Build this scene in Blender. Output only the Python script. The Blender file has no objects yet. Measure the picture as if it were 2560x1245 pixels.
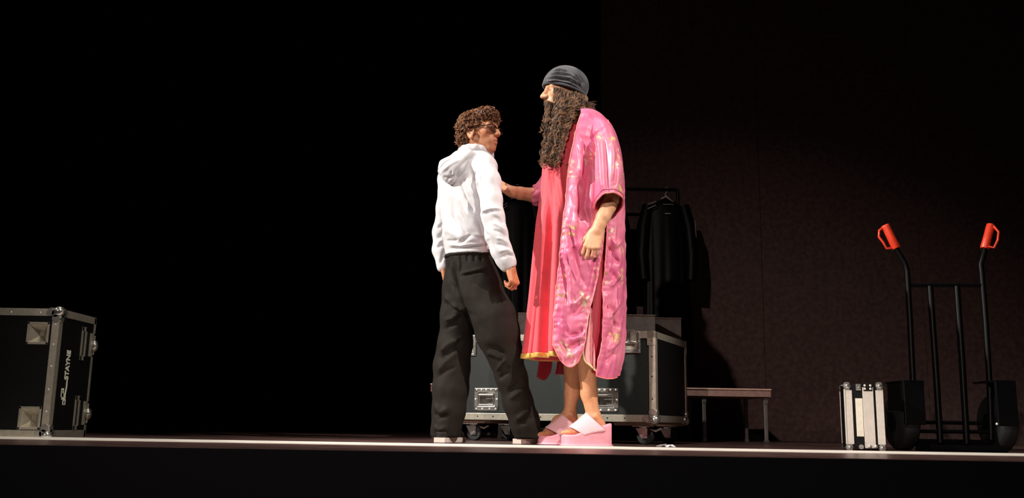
import bpy, bmesh, math, random
import numpy as np
from mathutils import Vector, Matrix

# ------------------------------------------------------------------ camera, world, light, exposure
scene = bpy.context.scene
col = scene.collection
W_PX, H_PX, F_PX = 2560.0, 1245.0, 2350.0
CAM_H, PITCH, ROLL = 0.10, math.radians(10.55), math.radians(0.96)
CAM_M = Matrix.Translation((0, 0, CAM_H)) @ Matrix.Rotation(math.radians(90) + PITCH, 4, 'X') @ Matrix.Rotation(ROLL, 4, 'Z')
cam_data = bpy.data.cameras.new('camera')
cam_data.sensor_fit = 'HORIZONTAL'
cam_data.sensor_width = 36.0
cam_data.lens = 36.0 * F_PX / W_PX
cam_data.clip_end = 200
cam = bpy.data.objects.new('camera', cam_data)
col.objects.link(cam)
cam.matrix_world = CAM_M
scene.camera = cam

world = bpy.data.worlds.new('dark_theatre')
scene.world = world
world.use_nodes = True
world.node_tree.nodes['Background'].inputs[0].default_value = (0.9, 0.95, 1.0, 1)
world.node_tree.nodes['Background'].inputs[1].default_value = 0.002

def spot(name, loc, target, watts, colour, size_deg, blend, radius):
    d = bpy.data.lights.new(name, 'SPOT')
    d.energy = watts; d.color = colour; d.spot_size = math.radians(size_deg); d.spot_blend = blend
    d.shadow_soft_size = radius
    o = bpy.data.objects.new(name, d); col.objects.link(o)
    o.location = loc
    o.rotation_euler = (Vector(target) - Vector(loc)).to_track_quat('-Z', 'Y').to_euler()
    return o
spot('side_spot_left', (-7.5, 2.6, 5.4), (0.10, 4.8, 0.9), 5600, (1.0, 0.96, 0.88), 24, 0.8, 0.08)
spot('follow_spot_right', (5.4, -0.9, 6.4), (0.46, 4.75, 1.0), 3900, (1.0, 0.91, 0.82), 13.5, 0.75, 0.06)
spot('house_wash', (-4.8, -8.0, 5.8), (1.6, 7.0, -1.0), 3400, (1.0, 0.83, 0.76), 26, 1.0, 0.12)
spot('overhead_spot', (0.0, 4.0, 6.4), (0.2, 4.75, 0.6), 480, (1.0, 0.95, 0.88), 42, 0.9, 0.08)
spot('added_strip_fill_left', (-1.5, 4.1, 6.2), (-1.4, 4.38, 0.0), 520, (1.0, 0.95, 0.88), 30, 0.9, 0.08)  # unseen lamp added to brighten the pale floor strip
spot('added_strip_fill_right', (2.3, 3.9, 6.2), (2.3, 4.38, 0.0), 260, (1.0, 0.92, 0.84), 32, 0.9, 0.08)  # weaker unseen lamp added over the right half of the strip
spot('side_case_spot', (2.6, 0.4, 5.4), (-2.3, 4.6, 0.3), 800, (1.0, 0.97, 0.86), 16, 0.9, 0.08)

vs = scene.view_settings
vs.view_transform = 'Standard'; vs.look = 'None'; vs.gamma = 1.0; vs.use_curve_mapping = False
vs.exposure = 0.0

# ------------------------------------------------------------------ helpers
R3 = np.array(CAM_M.to_3x3())
def at(px, py, Y):
    """world point on the vertical plane y = Y seen at photograph pixel (px, py)"""
    d = R3 @ np.array([(px - W_PX / 2) / F_PX, (H_PX / 2 - py) / F_PX, -1.0])
    t = Y / d[1]
    return np.array([d[0] * t, Y, CAM_H + d[2] * t])
def pxm(Y):
    return Y / F_PX * 1.0
def P(px, py, Y, r):
    return tuple(at(px, py, Y)) + (r * Y / F_PX,)

def lin(c):
    return tuple(((v / 255.0) / 12.92 if v / 255.0 <= 0.04045 else ((v / 255.0 + 0.055) / 1.055) ** 2.4) for v in c)

def mat(name, colour, rough=0.5, metal=0.0, noise=0.0, nscale=20.0, bump=0.0, bscale=60.0, spec=0.5, sheen=0.0, sss=0.0, attr=None, colour2=None, coat=0.0, stretch=None):
    m = bpy.data.materials.new(name); m.use_nodes = True
    nt = m.node_tree; N = nt.nodes; L = nt.links
    b = N['Principled BSDF']
    b.inputs['Roughness'].default_value = rough
    b.inputs['Metallic'].default_value = metal
    b.inputs['Specular IOR Level'].default_value = spec
    b.inputs['Sheen Weight'].default_value = sheen
    b.inputs['Coat Weight'].default_value = coat
    if sss:
        b.inputs['Subsurface Weight'].default_value = sss
        b.inputs['Subsurface Radius'].default_value = (0.012, 0.005, 0.003)
        b.inputs['Subsurface Scale'].default_value = 0.6
    c = tuple(colour) + (1.0,)
    b.inputs['Base Color'].default_value = c
    tc = N.new('ShaderNodeTexCoord')
    src = tc.outputs['Object']
    if stretch:
        mp = N.new('ShaderNodeMapping'); mp.inputs['Scale'].default_value = stretch
        L.new(src, mp.inputs['Vector']); src = mp.outputs['Vector']
    out = None
    if noise or colour2:
        nz = N.new('ShaderNodeTexNoise'); nz.inputs['Scale'].default_value = nscale; nz.inputs['Detail'].default_value = 5
        L.new(src, nz.inputs['Vector'])
        mx = N.new('ShaderNodeMix'); mx.data_type = 'RGBA'
        c2 = tuple(colour2) + (1.0,) if colour2 else tuple(v * (1 - noise) for v in colour) + (1.0,)
        mx.inputs['A'].default_value = c2
        mx.inputs['B'].default_value = c if colour2 else tuple(min(1, v * (1 + noise)) for v in colour) + (1.0,)
        rp = N.new('ShaderNodeMapRange'); rp.inputs['From Min'].default_value = 0.35; rp.inputs['From Max'].default_value = 0.65
        L.new(nz.outputs['Fac'], rp.inputs['Value']); L.new(rp.outputs['Result'], mx.inputs['Factor'])
        out = mx.outputs['Result']
    if attr:
        at_ = N.new('ShaderNodeAttribute'); at_.attribute_name = attr
        if out is None:
            out = at_.outputs['Color']
        else:
            ml = N.new('ShaderNodeMix'); ml.data_type = 'RGBA'; ml.blend_type = 'MULTIPLY'; ml.inputs['Factor'].default_value = 1
            L.new(out, ml.inputs['A']); L.new(at_.outputs['Color'], ml.inputs['B']); out = ml.outputs['Result']
    if out is not None:
        L.new(out, b.inputs['Base Color'])
    if bump:
        bz = N.new('ShaderNodeTexNoise'); bz.inputs['Scale'].default_value = bscale; bz.inputs['Detail'].default_value = 4
        L.new(src, bz.inputs['Vector'])
        bp = N.new('ShaderNodeBump'); bp.inputs['Strength'].default_value = bump; bp.inputs['Distance'].default_value = 0.004
        L.new(bz.outputs['Fac'], bp.inputs['Height']); L.new(bp.outputs['Normal'], b.inputs['Normal'])
    return m

# ---- plain mesh collector
class MB:
    def __init__(self): self.v = []; self.f = []; self.s = []
    def add(self, vs, fs, smooth=False):
        o = len(self.v); self.v.extend([tuple(p) for p in vs]); self.f.extend([tuple(i + o for i in f) for f in fs]); self.s.extend([smooth] * len(fs)); return self
    def box(self, a, b, bev=0.0):
        x0, y0, z0 = [min(p, q) for p, q in zip(a, b)]; x1, y1, z1 = [max(p, q) for p, q in zip(a, b)]
        if bev <= 0:
            return self.add([(x0,y0,z0),(x1,y0,z0),(x1,y1,z0),(x0,y1,z0),(x0,y0,z1),(x1,y0,z1),(x1,y1,z1),(x0,y1,z1)],
                            [(0,3,2,1),(4,5,6,7),(0,1,5,4),(1,2,6,5),(2,3,7,6),(3,0,4,7)])
        bm = bmesh.new(); bmesh.ops.create_cube(bm, size=1.0)
        for v in bm.verts:
            v.co = Vector(((x0+x1)/2 + v.co.x*(x1-x0), (y0+y1)/2 + v.co.y*(y1-y0), (z0+z1)/2 + v.co.z*(z1-z0)))
        bmesh.ops.bevel(bm, geom=bm.edges[:], offset=min(bev, 0.49*min(x1-x0,y1-y0,z1-z0)), segments=2, affect='EDGES', profile=0.5)
        bm.verts.index_update()
        self.add([tuple(v.co) for v in bm.verts], [[v.index for v in f.verts] for f in bm.faces], False); bm.free(); return self
    def tube(self, pts, r, n=12, caps=True):
        pts = [Vector(p) for p in pts]; rs = r if hasattr(r, '__len__') else [r]*len(pts)
        V = []; up = None
        for i, p in enumerate(pts):
            t = (pts[min(i+1,len(pts)-1)] - pts[max(i-1,0)]).normalized()
            if up is None:
                up = Vector((0,0,1)) if abs(t.z) < 0.9 else Vector((0,1,0))
            u = (up - t*up.dot(t)).normalized(); w = t.cross(u); up = u
            for k in range(n):
                a = 2*math.pi*k/n; V.append(p + (u*math.cos(a) + w*math.sin(a))*rs[i])
        Fs = []
        for i in range(len(pts)-1):
            for k in range(n):
                Fs.append((i*n+k, i*n+(k+1)%n, (i+1)*n+(k+1)%n, (i+1)*n+k))
        self.add(V, Fs, True)
        if caps:
            self.add(V[:n], [tuple(range(n))[::-1]]); self.add(V[-n:], [tuple(range(n))])
        return self
    def sphere(self, c, r, n=12, m=8):
        r = r if hasattr(r, '__len__') else (r, r, r)
        V = []; Fs = []
        for i in range(m+1):
            a = math.pi*i/m
            for k in range(n):
                b = 2*math.pi*k/n
                V.append((c[0]+r[0]*math.sin(a)*math.cos(b), c[1]+r[1]*math.sin(a)*math.sin(b), c[2]+r[2]*math.cos(a)))
        for i in range(m):
            for k in range(n):
                Fs.append((i*n+k, (i+1)*n+k, (i+1)*n+(k+1)%n, i*n+(k+1)%n))
        return self.add(V, Fs, True)
    def prism(self, poly, y0, y1):
        """polygon in x,z extruded along y"""
        n = len(poly); V = [(x, y0, z) for x, z in poly] + [(x, y1, z) for x, z in poly]
        self.add(V, [tuple(range(n)), tuple(range(2*n-1, n-1, -1))] + [(i, i+n, (i+1)%n+n, (i+1)%n) for i in range(n)]); return self
    def build(self, name, m, parent=None, origin=None):
        V = np.array(self.v, dtype=float)
        return mesh_obj(name, V, self.f, m, parent, smooth=self.s)

def root_loc(o):
    while o.parent: o = o.parent
    return o
def mesh_obj(name, V, F, m, parent=None, smooth=True, world=False, colours=None):
    """V in the parent's own coordinates, or in world coordinates when world=True (the root is then unrotated)"""
    V = np.asarray(V, dtype=float)
    if world and parent is not None:
        V = V - np.array(root_loc(parent).location)
    me = bpy.data.meshes.new(name)
    if isinstance(F, np.ndarray):
        nv, nf, k = len(V), len(F), F.shape[1]
        me.vertices.add(nv); me.vertices.foreach_set('co', V.astype(np.float32).ravel())
        me.loops.add(nf*k); me.loops.foreach_set('vertex_index', F.astype(np.int32).ravel())
        me.polygons.add(nf); me.polygons.foreach_set('loop_start', np.arange(0, nf*k, k, dtype=np.int32))
        me.polygons.foreach_set('loop_total', np.full(nf, k, dtype=np.int32))
        me.update(calc_edges=True); me.validate()
    else:
        me.from_pydata(V.tolist(), [], F); me.update()
    n = len(me.polygons)
    if smooth is True or smooth is False:
        me.polygons.foreach_set('use_smooth', np.full(n, smooth, dtype=bool))
    else:
        me.polygons.foreach_set('use_smooth', np.array(smooth, dtype=bool))
    if colours is not None:
        ca = me.color_attributes.new('tint', 'FLOAT_COLOR', 'POINT')
        c4 = np.ones((len(V), 4), np.float32); c4[:, :3] = colours
        ca.data.foreach_set('color', c4.ravel())
    for mm in (m if isinstance(m, (list, tuple)) else [m]): me.materials.append(mm)
    o = bpy.data.objects.new(name, me); col.objects.link(o)
    if parent is not None: o.parent = parent
    return o
def thing(name, label, cat, loc=(0,0,0), rz=0.0, group=None):
    o = bpy.data.objects.new(name, None); col.objects.link(o)
    o.empty_display_size = 0.1
    o.location = loc; o.rotation_euler = (0, 0, rz); o['label'] = label; o['category'] = cat
    if group: o['group'] = group
    return o
def struct(o, label=None):
    o['kind'] = 'structure'
    if label: o['label'] = label
    return o

# ---- signed distance fields and surface nets
class Field:
    def __init__(self, lo, hi, h):
        self.h = h; self.lo = np.array(lo, float)
        n = np.ceil((np.array(hi) - self.lo)/h).astype(int) + 1
        self.ax = [self.lo[i] + h*np.arange(n[i]) for i in range(3)]
        self.D = np.full(n, 1.0, np.float32)
    def sub(self, lo, hi, pad):
        sl = []
        for i in range(3):
            a = np.searchsorted(self.ax[i], lo[i]-pad); b = np.searchsorted(self.ax[i], hi[i]+pad)
            sl.append(slice(a, max(b, a)))
        g = [self.ax[0][sl[0]][:,None,None].astype(np.float32), self.ax[1][sl[1]][None,:,None].astype(np.float32), self.ax[2][sl[2]][None,None,:].astype(np.float32)]
        return tuple(sl), g
    def put(self, sl, d, k, op='u'):
        A = self.D[sl]
        if A.size == 0: return
        d = np.broadcast_to(d, A.shape)
        if op == 'u':
            if k <= 0: A[...] = np.minimum(A, d)
            else:
                hh = np.clip(k - np.abs(A - d), 0, None)/k
                A[...] = np.minimum(A, d) - hh*hh*k*0.25
        else:
            d = -d
            if k <= 0: A[...] = np.maximum(A, d)
            else:
                hh = np.clip(k - np.abs(A - d), 0, None)/k
                A[...] = np.maximum(A, d) + hh*hh*k*0.25
    def cone(self, a, b, ra, rb, k=0.01, op='u'):
        a = np.array(a, float); b = np.array(b, float); r = max(ra, rb)
        sl, (x, y, z) = self.sub(np.minimum(a,b)-r, np.maximum(a,b)+r, k + 3*self.h)
        ba = b-a; L2 = max(float(ba@ba), 1e-12)
        t = np.clip(((x-a[0])*ba[0] + (y-a[1])*ba[1] + (z-a[2])*ba[2])/L2, 0, 1)
        d = np.sqrt((x-a[0]-t*ba[0])**2 + (y-a[1]-t*ba[1])**2 + (z-a[2]-t*ba[2])**2) - (ra + (rb-ra)*t)
        self.put(sl, d, k, op)
    def chain(self, pts, k=0.01, op='u'):
        for p, q in zip(pts[:-1], pts[1:]): self.cone(p[:3], q[:3], p[3], q[3], k, op)
    def ell(self, c, r, k=0.01, rot=None, op='u'):
        c = np.array(c, float); r = np.array(r, float); m = r.max()
        sl, (x, y, z) = self.sub(c-m, c+m, k + 3*self.h)
        x = x-c[0]; y = y-c[1]; z = z-c[2]
        if rot is not None:
            R = np.array(rot)   # columns are the local axes
            x, y, z = (x*R[0,0]+y*R[1,0]+z*R[2,0], x*R[0,1]+y*R[1,1]+z*R[2,1], x*R[0,2]+y*R[1,2]+z*R[2,2])
        k0 = np.sqrt((x/r[0])**2 + (y/r[1])**2 + (z/r[2])**2)
        k1 = np.sqrt((x/r[0]**2)**2 + (y/r[1]**2)**2 + (z/r[2]**2)**2) + 1e-6
        self.put(sl, k0*(k0-1)/k1, k, op)
    def stack(self, lv, yaw=0.0, k=0.02, op='u'):
        """lv rows (z, cx, cy, a, b): ellipses stacked up z; a lies along the direction yaw in plan"""
        lv = np.array(sorted(lv), float)
        m = lv[:, 3:5].max()
        lo = np.array([lv[:,1].min()-m, lv[:,2].min()-m, lv[0,0]]); hi = np.array([lv[:,1].max()+m, lv[:,2].max()+m, lv[-1,0]])
        sl, (x, y, z) = self.sub(lo, hi, k + 3*self.h)
        zz = z.ravel()
        def ip(c):
            return np.interp(zz, lv[:,0], lv[:,c])[None,None,:]
        x = x - ip(1); y = y - ip(2); a = ip(3); b = ip(4)
        ca, sa = math.cos(yaw), math.sin(yaw)
        u = x*ca + y*sa; w = -x*sa + y*ca
        k0 = np.sqrt((u/a)**2 + (w/b)**2); k1 = np.sqrt((u/a**2)**2 + (w/b**2)**2) + 1e-6
        d = np.where(k0 < 1e-3, -np.minimum(a,b), k0*(k0-1)/k1)
        d = np.maximum(d, np.maximum(z-lv[-1,0], lv[0,0]-z))
        self.put(sl, d, k, op)
    def plane_cut(self, p, n, k=0.0):
        n = np.array(n, float); n /= np.linalg.norm(n)
        x, y, z = self.ax[0][:,None,None], self.ax[1][None,:,None], self.ax[2][None,None,:]
        self.D = np.maximum(self.D, ((x-p[0])*n[0] + (y-p[1])*n[1] + (z-p[2])*n[2])).astype(np.float32)
    def mesh(self, smooth=0):
        D = self.D
        D[0]=D[-1]=1; D[:,0]=D[:,-1]=1; D[:,:,0]=D[:,:,-1]=1
        s = D < 0
        n = np.array(D.shape) - 1
        cnt = np.zeros(n, np.int8)
        offs = [(i,j,k) for i in (0,1) for j in (0,1) for k in (0,1)]
        for i,j,k in offs: cnt += s[i:n[0]+i, j:n[1]+j, k:n[2]+k]
        act = (cnt > 0) & (cnt < 8)
        ids = np.full(n, -1, np.int32); c = np.argwhere(act); ids[act] = np.arange(len(c))
        val = {o: D[c[:,0]+o[0], c[:,1]+o[1], c[:,2]+o[2]] for o in offs}
        acc = np.zeros((len(c), 3)); num = np.zeros(len(c))
        for o in offs:
            for axn in range(3):
                if o[axn]: continue
                q = list(o); q[axn] = 1; q = tuple(q)
                v0, v1 = val[o], val[q]; cr = (v0 < 0) != (v1 < 0)
                t = np.where(cr, v0/np.where(cr, v0-v1, 1), 0)
                pos = np.tile(np.array(o, float), (len(c), 1)); pos[:, axn] = t
                acc[cr] += pos[cr]; num[cr] += 1
        V = self.lo + (c + acc/num[:,None])*self.h
        F = []
        for axn in range(3):
            o1, o2 = [(1,2),(2,0),(0,1)][axn]
            A = [slice(None)]*3; B = [slice(None)]*3; A[axn] = slice(0,-1); B[axn] = slice(1,None)
            sa, sb = s[tuple(A)], s[tuple(B)]
            e = np.argwhere(sa != sb)
            e = e[(e[:,o1] > 0) & (e[:,o2] > 0) & (e[:,o1] < n[o1]) & (e[:,o2] < n[o2])]
            st = sa[e[:,0], e[:,1], e[:,2]]
            def cid(d1, d2):
                q = e.copy(); q[:,o1] -= d1; q[:,o2] -= d2
                return ids[q[:,0], q[:,1], q[:,2]]
            quad = np.stack([cid(1,1), cid(0,1), cid(0,0), cid(1,0)], 1)
            quad[~st] = quad[~st][:, ::-1]
            F.append(quad)
        F = np.concatenate(F); F = F[(F >= 0).all(1)]
        for _ in range(smooth): V = laplace(V, F, 0.5)
        return V, F
def laplace(V, F, w):
    acc = np.zeros_like(V); num = np.zeros(len(V))
    for a, b in ((0,1),(1,2),(2,3),(3,0)):
        np.add.at(acc, F[:,a], V[F[:,b]]); np.add.at(acc, F[:,b], V[F[:,a]])
        np.add.at(num, F[:,a], 1); np.add.at(num, F[:,b], 1)
    return V + w*(acc/np.maximum(num,1)[:,None] - V)
def vnormals(V, F):
    a, b, c, d = (V[F[:,i]] for i in range(4))
    fn = np.cross(c-a, d-b); N = np.zeros_like(V)
    for i in range(4): np.add.at(N, F[:,i], fn)
    return N/(np.linalg.norm(N, axis=1)[:,None] + 1e-12)
def join(parts):
    Vs, Fs, o = [], [], 0
    for V, F in parts:
        Vs.append(V); Fs.append(F + o); o += len(V)
    return np.concatenate(Vs), np.concatenate(Fs)

# ---- value noise
_rng = np.random.default_rng(7)
_lat = _rng.random((64,64,64)).astype(np.float32)
def vnoise(p):
    i = np.floor(p).astype(int); f = p - i; f = f*f*(3-2*f)
    r = 0
    for dx in (0,1):
        for dy in (0,1):
            for dz in (0,1):
                w = (f[:,0] if dx else 1-f[:,0])*(f[:,1] if dy else 1-f[:,1])*(f[:,2] if dz else 1-f[:,2])
                r = r + w*_lat[(i[:,0]+dx)%64, (i[:,1]+dy)%64, (i[:,2]+dz)%64]
    return r*2-1
def ridged(p):
    return 1 - np.abs(vnoise(p))*2

def strokes(V, N, Y, items, ymax=None):
    """raise or press folds along lines drawn on the near side of a garment: items (depth_m, width_px, [(px,py),...]); negative depth presses in"""
    fac = np.clip((-N[:,1] + 0.15)/0.35, 0, 1)
    if ymax is not None: fac = fac*(V[:,1] < ymax)
    out = np.zeros(len(V))
    for depth, wpx, line in items:
        w = wpx*Y/F_PX
        q = np.array([at(x, y, Y) for x, y in line])[:, [0,2]]
        x = V[:,[0,2]]*(Y/V[:,1:2])*0 + V[:,[0,2]]
        best = np.full(len(V), 1e9); tt = np.zeros(len(V)); n = len(q)-1
        for i in range(n):
            a, b = q[i], q[i+1]; ba = b-a
            t = np.clip(((x-a)@ba)/(ba@ba), 0, 1)
            d = np.linalg.norm(x - a - t[:,None]*ba, axis=1)
            m = d < best; best[m] = d[m]; tt[m] = (i + t[m])/n
        taper = np.clip(np.minimum(tt, 1-tt)*5, 0.15, 1)
        out += depth*np.exp(-(best/w)**2)*taper
    return V + N*(out*fac)[:,None]

def spline(keys, q, c=1):
    k = np.array(sorted(keys), float)
    return np.interp(q, k[:,0], k[:,c])
def smooth_spline(keys, q, c=1):
    """Catmull-Rom through the keys, sorted by the first column"""
    k = np.array(sorted(keys), float); x, y = k[:,0], k[:,c]
    m = np.gradient(y, x)
    q = np.clip(np.asarray(q, float), x[0], x[-1]); i = np.clip(np.searchsorted(x, q) - 1, 0, len(x)-2)
    h = x[i+1]-x[i]; t = (q-x[i])/h
    return (2*t**3-3*t**2+1)*y[i] + (t**3-2*t**2+t)*h*m[i] + (-2*t**3+3*t**2)*y[i+1] + (t**3-t**2)*h*m[i+1]

def grid_faces(nu, nv, closed=False):
    i = np.arange(nv-1)[:,None]; j = np.arange(nu if closed else nu-1)[None,:]
    a = i*nu + j; b = i*nu + (j+1) % nu
    return np.stack([a, b, b+nu, a+nu], -1).reshape(-1, 4)

def tubes(paths, radii, n=5):
    """many tapered tubes as one mesh; paths list of (m,3), radii list of (m,)"""
    Vs, Fs, o = [], [], 0
    ang = np.arange(n)*2*np.pi/n
    for p, r in zip(paths, radii):
        m = len(p)
        t = np.gradient(p, axis=0); t /= np.linalg.norm(t, axis=1)[:,None] + 1e-9
        ref = np.where(np.abs(t[:,2:3]) < 0.8, np.array([[0,0,1.0]]), np.array([[1.0,0,0]]))
        u = np.cross(t, ref); u /= np.linalg.norm(u, axis=1)[:,None] + 1e-9
        # keep frames consistent
        for i in range(1, m):
            w = u[i-1] - t[i]*(u[i-1]@t[i]); l = np.linalg.norm(w)
            if l > 1e-6: u[i] = w/l
        w = np.cross(t, u)
        ring = p[:,None,:] + (u[:,None,:]*np.cos(ang)[None,:,None] + w[:,None,:]*np.sin(ang)[None,:,None])*r[:,None,None]
        Vs.append(ring.reshape(-1,3)); Fs.append(grid_faces(n, m, True) + o); o += m*n
    return np.concatenate(Vs), np.concatenate(Fs)

# ------------------------------------------------------------------ materials
M = {}
M['floor'] = mat('floor_vinyl', lin((88, 64, 60)), 0.30, 0, 0.3, 9, 0.05, 40, spec=0.6)
M['light_streak'] = mat('painted_light_streak', lin((246, 238, 226)), 0.45, 0, 0.10, 6, 0.1, 30)  # pale colour stands for the bright streak of light on the floor
M['fascia'] = mat('stage_front_black', (0.0016, 0.0016, 0.0024), 0.7, spec=0.1)
M['drape'] = mat('black_drape', (0.0009, 0.0009, 0.0014), 0.95, spec=0.0)
M['wall'] = mat('brown_black_panel', lin((76, 59, 56)), 0.85, 0, 0.22, 26, 0.25, 140, spec=0.15)
M['laminate'] = mat('black_laminate', lin((24, 28, 26)), 0.5, 0, 0.15, 60, 0.12, 300, spec=0.4)
M['laminate_dark'] = mat('black_laminate_darkened', lin((9, 9, 10)), 0.55, 0, 0.15, 60, 0.1, 300, spec=0.18)  # darkened so the castor case's unlit end face comes out black
M['alu'] = mat('aluminium_profile', lin((196, 188, 172)), 0.38, 0.75, 0.10, 40, 0.05, 80)
M['steel'] = mat('zinc_steel', lin((205, 202, 196)), 0.26, 0.9, 0.10, 50)
M['alu_bright'] = mat('satin_aluminium', lin((222, 214, 204)), 0.45, 0.45, 0.05, 40)
M['rubber'] = mat('black_rubber', lin((18, 18, 20)), 0.6, 0, 0.1, 80)
M['tyre_grey'] = mat('grey_castor_tread', lin((120, 118, 120)), 0.6, 0, 0.1, 80)
M['black_metal'] = mat('black_painted_steel', (0.002, 0.002, 0.0024), 0.4, 0.0, spec=0.12)
M['orange'] = mat('orange_red_plastic', lin((226, 62, 34)), 0.38, 0, 0.08, 40)
M['wood'] = mat('scuffed_brown_board', lin((126, 98, 86)), 0.6, 0, 0.18, 22, 0.15, 90, stretch=(1, 6, 6))
M['table_top'] = mat('brown_table_edge', lin((122, 92, 84)), 0.6, 0, 0.12, 30)
M['table_frame'] = mat('dull_table_metal', lin((92, 84, 82)), 0.5, 0.5, 0.1, 30)
M['carton'] = mat('grey_brown_crate', lin((92, 78, 73)), 0.8, 0, 0.22, 12, 0.15, 60)
M['coat'] = mat('black_shiny_coat', (0.0012, 0.0012, 0.0016), 0.5, 0, spec=0.12)
M['coat2'] = mat('black_wool_coat', (0.0022, 0.0019, 0.0018), 0.85, 0, spec=0.05)
M['piping'] = mat('pale_piping', lin((150, 142, 138)), 0.5)  # piping colour, shared by the glints drawn on the coats
M['white_label'] = mat('pale_label', lin((226, 218, 200)), 0.5, 0, 0.06, 30)
M['logo'] = mat('logo_print', lin((214, 212, 196)), 0.6)
M['paper'] = mat('white_paper', lin((226, 222, 218)), 0.7)

# ------------------------------------------------------------------ the setting
STAGE_FRONT = 3.42
o = MB().box((-9, STAGE_FRONT, -0.06), (9, 12.0, 0.0)).build('floor', M['floor']); struct(o, 'dark glossy stage floor')
o = MB().box((-9, 4.15, 0.0), (9, 4.60, 0.0025)).build('floor_light_streak', M['light_streak']); struct(o, 'streak of light along the front of the stage, laid in as a pale strip')  # lit streak of the floor laid in as a pale strip
o = MB().box((-9, STAGE_FRONT - 0.02, -1.6), (9, STAGE_FRONT - 0.001, -0.002)).build('wall_stage_front', M['fascia']); struct(o, 'black stage front below the floor edge')
WALL_Y = 7.8
wx0 = at(1503, 700, WALL_Y)[0]
wall = MB().box((wx0, WALL_Y + 0.02, 0.0), (8.0, WALL_Y + 0.10, 6.2)).build('wall_back', M['wall']); struct(wall, 'brown black back wall behind the hand truck')
cuts = [wx0] + [at(x, 500, WALL_Y)[0] for x in (1900, 2292)] + [5.0, 6.5, 8.0]
for a, b in zip(cuts[:-1], cuts[1:]):
    MB().box((a + 0.0015, WALL_Y, 0.0), (b - 0.0015, WALL_Y + 0.02, 6.2), 0.003).build('panel', M['wall'], wall)
# far black masking drapes with soft folds
def drape(name, x0, x1, y, z1, label, along='x'):
    n = int(abs(x1 - x0)/0.04); V = []; 
    for k in range(n+1):
        t = x0 + (x1-x0)*k/n; w = 0.06*math.sin(t*11) + 0.03*math.sin(t*23+1)
        for z in (0.0, z1):
            V.append((t, y+w, z) if along == 'x' else (y+w, t, z))
    F = [(2*k, 2*k+2, 2*k+3, 2*k+1) for k in range(n)]
    o = mesh_obj(name, V, F, M['drape'], None, True)
    md = o.modifiers.new('cloth', 'SOLIDIFY'); md.thickness = 0.01
    return struct(o, label)
drape('wall_far', -8.9, 8.9, 11.2, 7.0, 'black masking drape at the back of the stage')
drape('wall_left', 4.0, 11.1, -7.6, 7.0, 'black masking drape at the side of the stage', 'y')
drape('wall_right', 4.0, 7.7, 8.4, 7.0, 'black masking drape at the other side of the stage', 'y')

# ------------------------------------------------------------------ flight cases
def panel_holes(x0, x1, z0, z1, y, t, holes):
    """front panel in the plane y with rectangular holes (hx0, hx1, hz0, hz1), thickness t towards +y"""
    xs = sorted({x0, x1} | {h[0] for h in holes} | {h[1] for h in holes}); zs = sorted({z0, z1} | {h[2] for h in holes} | {h[3] for h in holes})
    mb = MB()
    for a, b in zip(xs[:-1], xs[1:]):
        for c, d in zip(zs[:-1], zs[1:]):
            cx, cz = (a+b)/2, (c+d)/2
            if any(h[0] < cx < h[1] and h[2] < cz < h[3] for h in holes): continue
            mb.box((a, y, c), (b, y+t, d))
    return mb
def edge_profile(axis, lo, hi, a, b, sa, sb, w, t):
    """L-section along an axis; (a,b) the two other coordinates of the edge, sa/sb the inward direction along each"""
    def bx(mb, la, ha, lb, hb):
        p = [0,0,0]; q = [0,0,0]; o = [i for i in range(3) if i != axis]
        p[axis], q[axis] = lo, hi; p[o[0]], q[o[0]] = la, ha; p[o[1]], q[o[1]] = lb, hb
        mb.box(p, q, 0.0012)
    mb = MB()
    bx(mb, a - sa*t, a + sa*w, b - sb*t, b)
    bx(mb, a - sa*t, a, b - sb*t, b + sb*w)
    return mb
def corner_cap(c, s, r):
    mb = MB(); mb.sphere((c[0]+s[0]*r*0.28, c[1]+s[1]*r*0.28, c[2]+s[2]*r*0.28), r*0.72, 14, 10)
    for axn in range(3):
        o = [i for i in range(3) if i != axn]
        for du, dv in ((0.55, 0.55), (1.25, 0.45), (0.45, 1.25)):
            p = list(c); p[o[0]] += s[o[0]]*r*du; p[o[1]] += s[o[1]]*r*dv
            q = list(p); p[axn] -= s[axn]*0.007; q[axn] += s[axn]*0.001
            mb.tube([p, q], r*0.52, 14)
    return mb
def rivets(pts, axis_vec, r=0.0035):
    mb = MB()
    for p in pts:
        q = [p[i] + axis_vec[i]*0.003 for i in range(3)]
        mb.tube([p, q], [r, r*0.6], 6)
    return mb
def case_edges(root, x0, x1, y0, y1, z0, z1, w, t, skip=(), m=None):
    k = 0
    for axis in range(3):
        oa = [i for i in range(3) if i != axis]; L = [(x0,x1),(y0,y1),(z0,z1)]
        for ia in (0,1):
            for ib in (0,1):
                a, b = L[oa[0]][ia], L[oa[1]][ib]
                key = (axis, ia, ib)
                if key in skip: continue
                edge_profile(axis, L[axis][0], L[axis][1], a, b, 1 if ia == 0 else -1, 1 if ib == 0 else -1, w, t).build('edge_profile', m or M['alu'], root)
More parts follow.
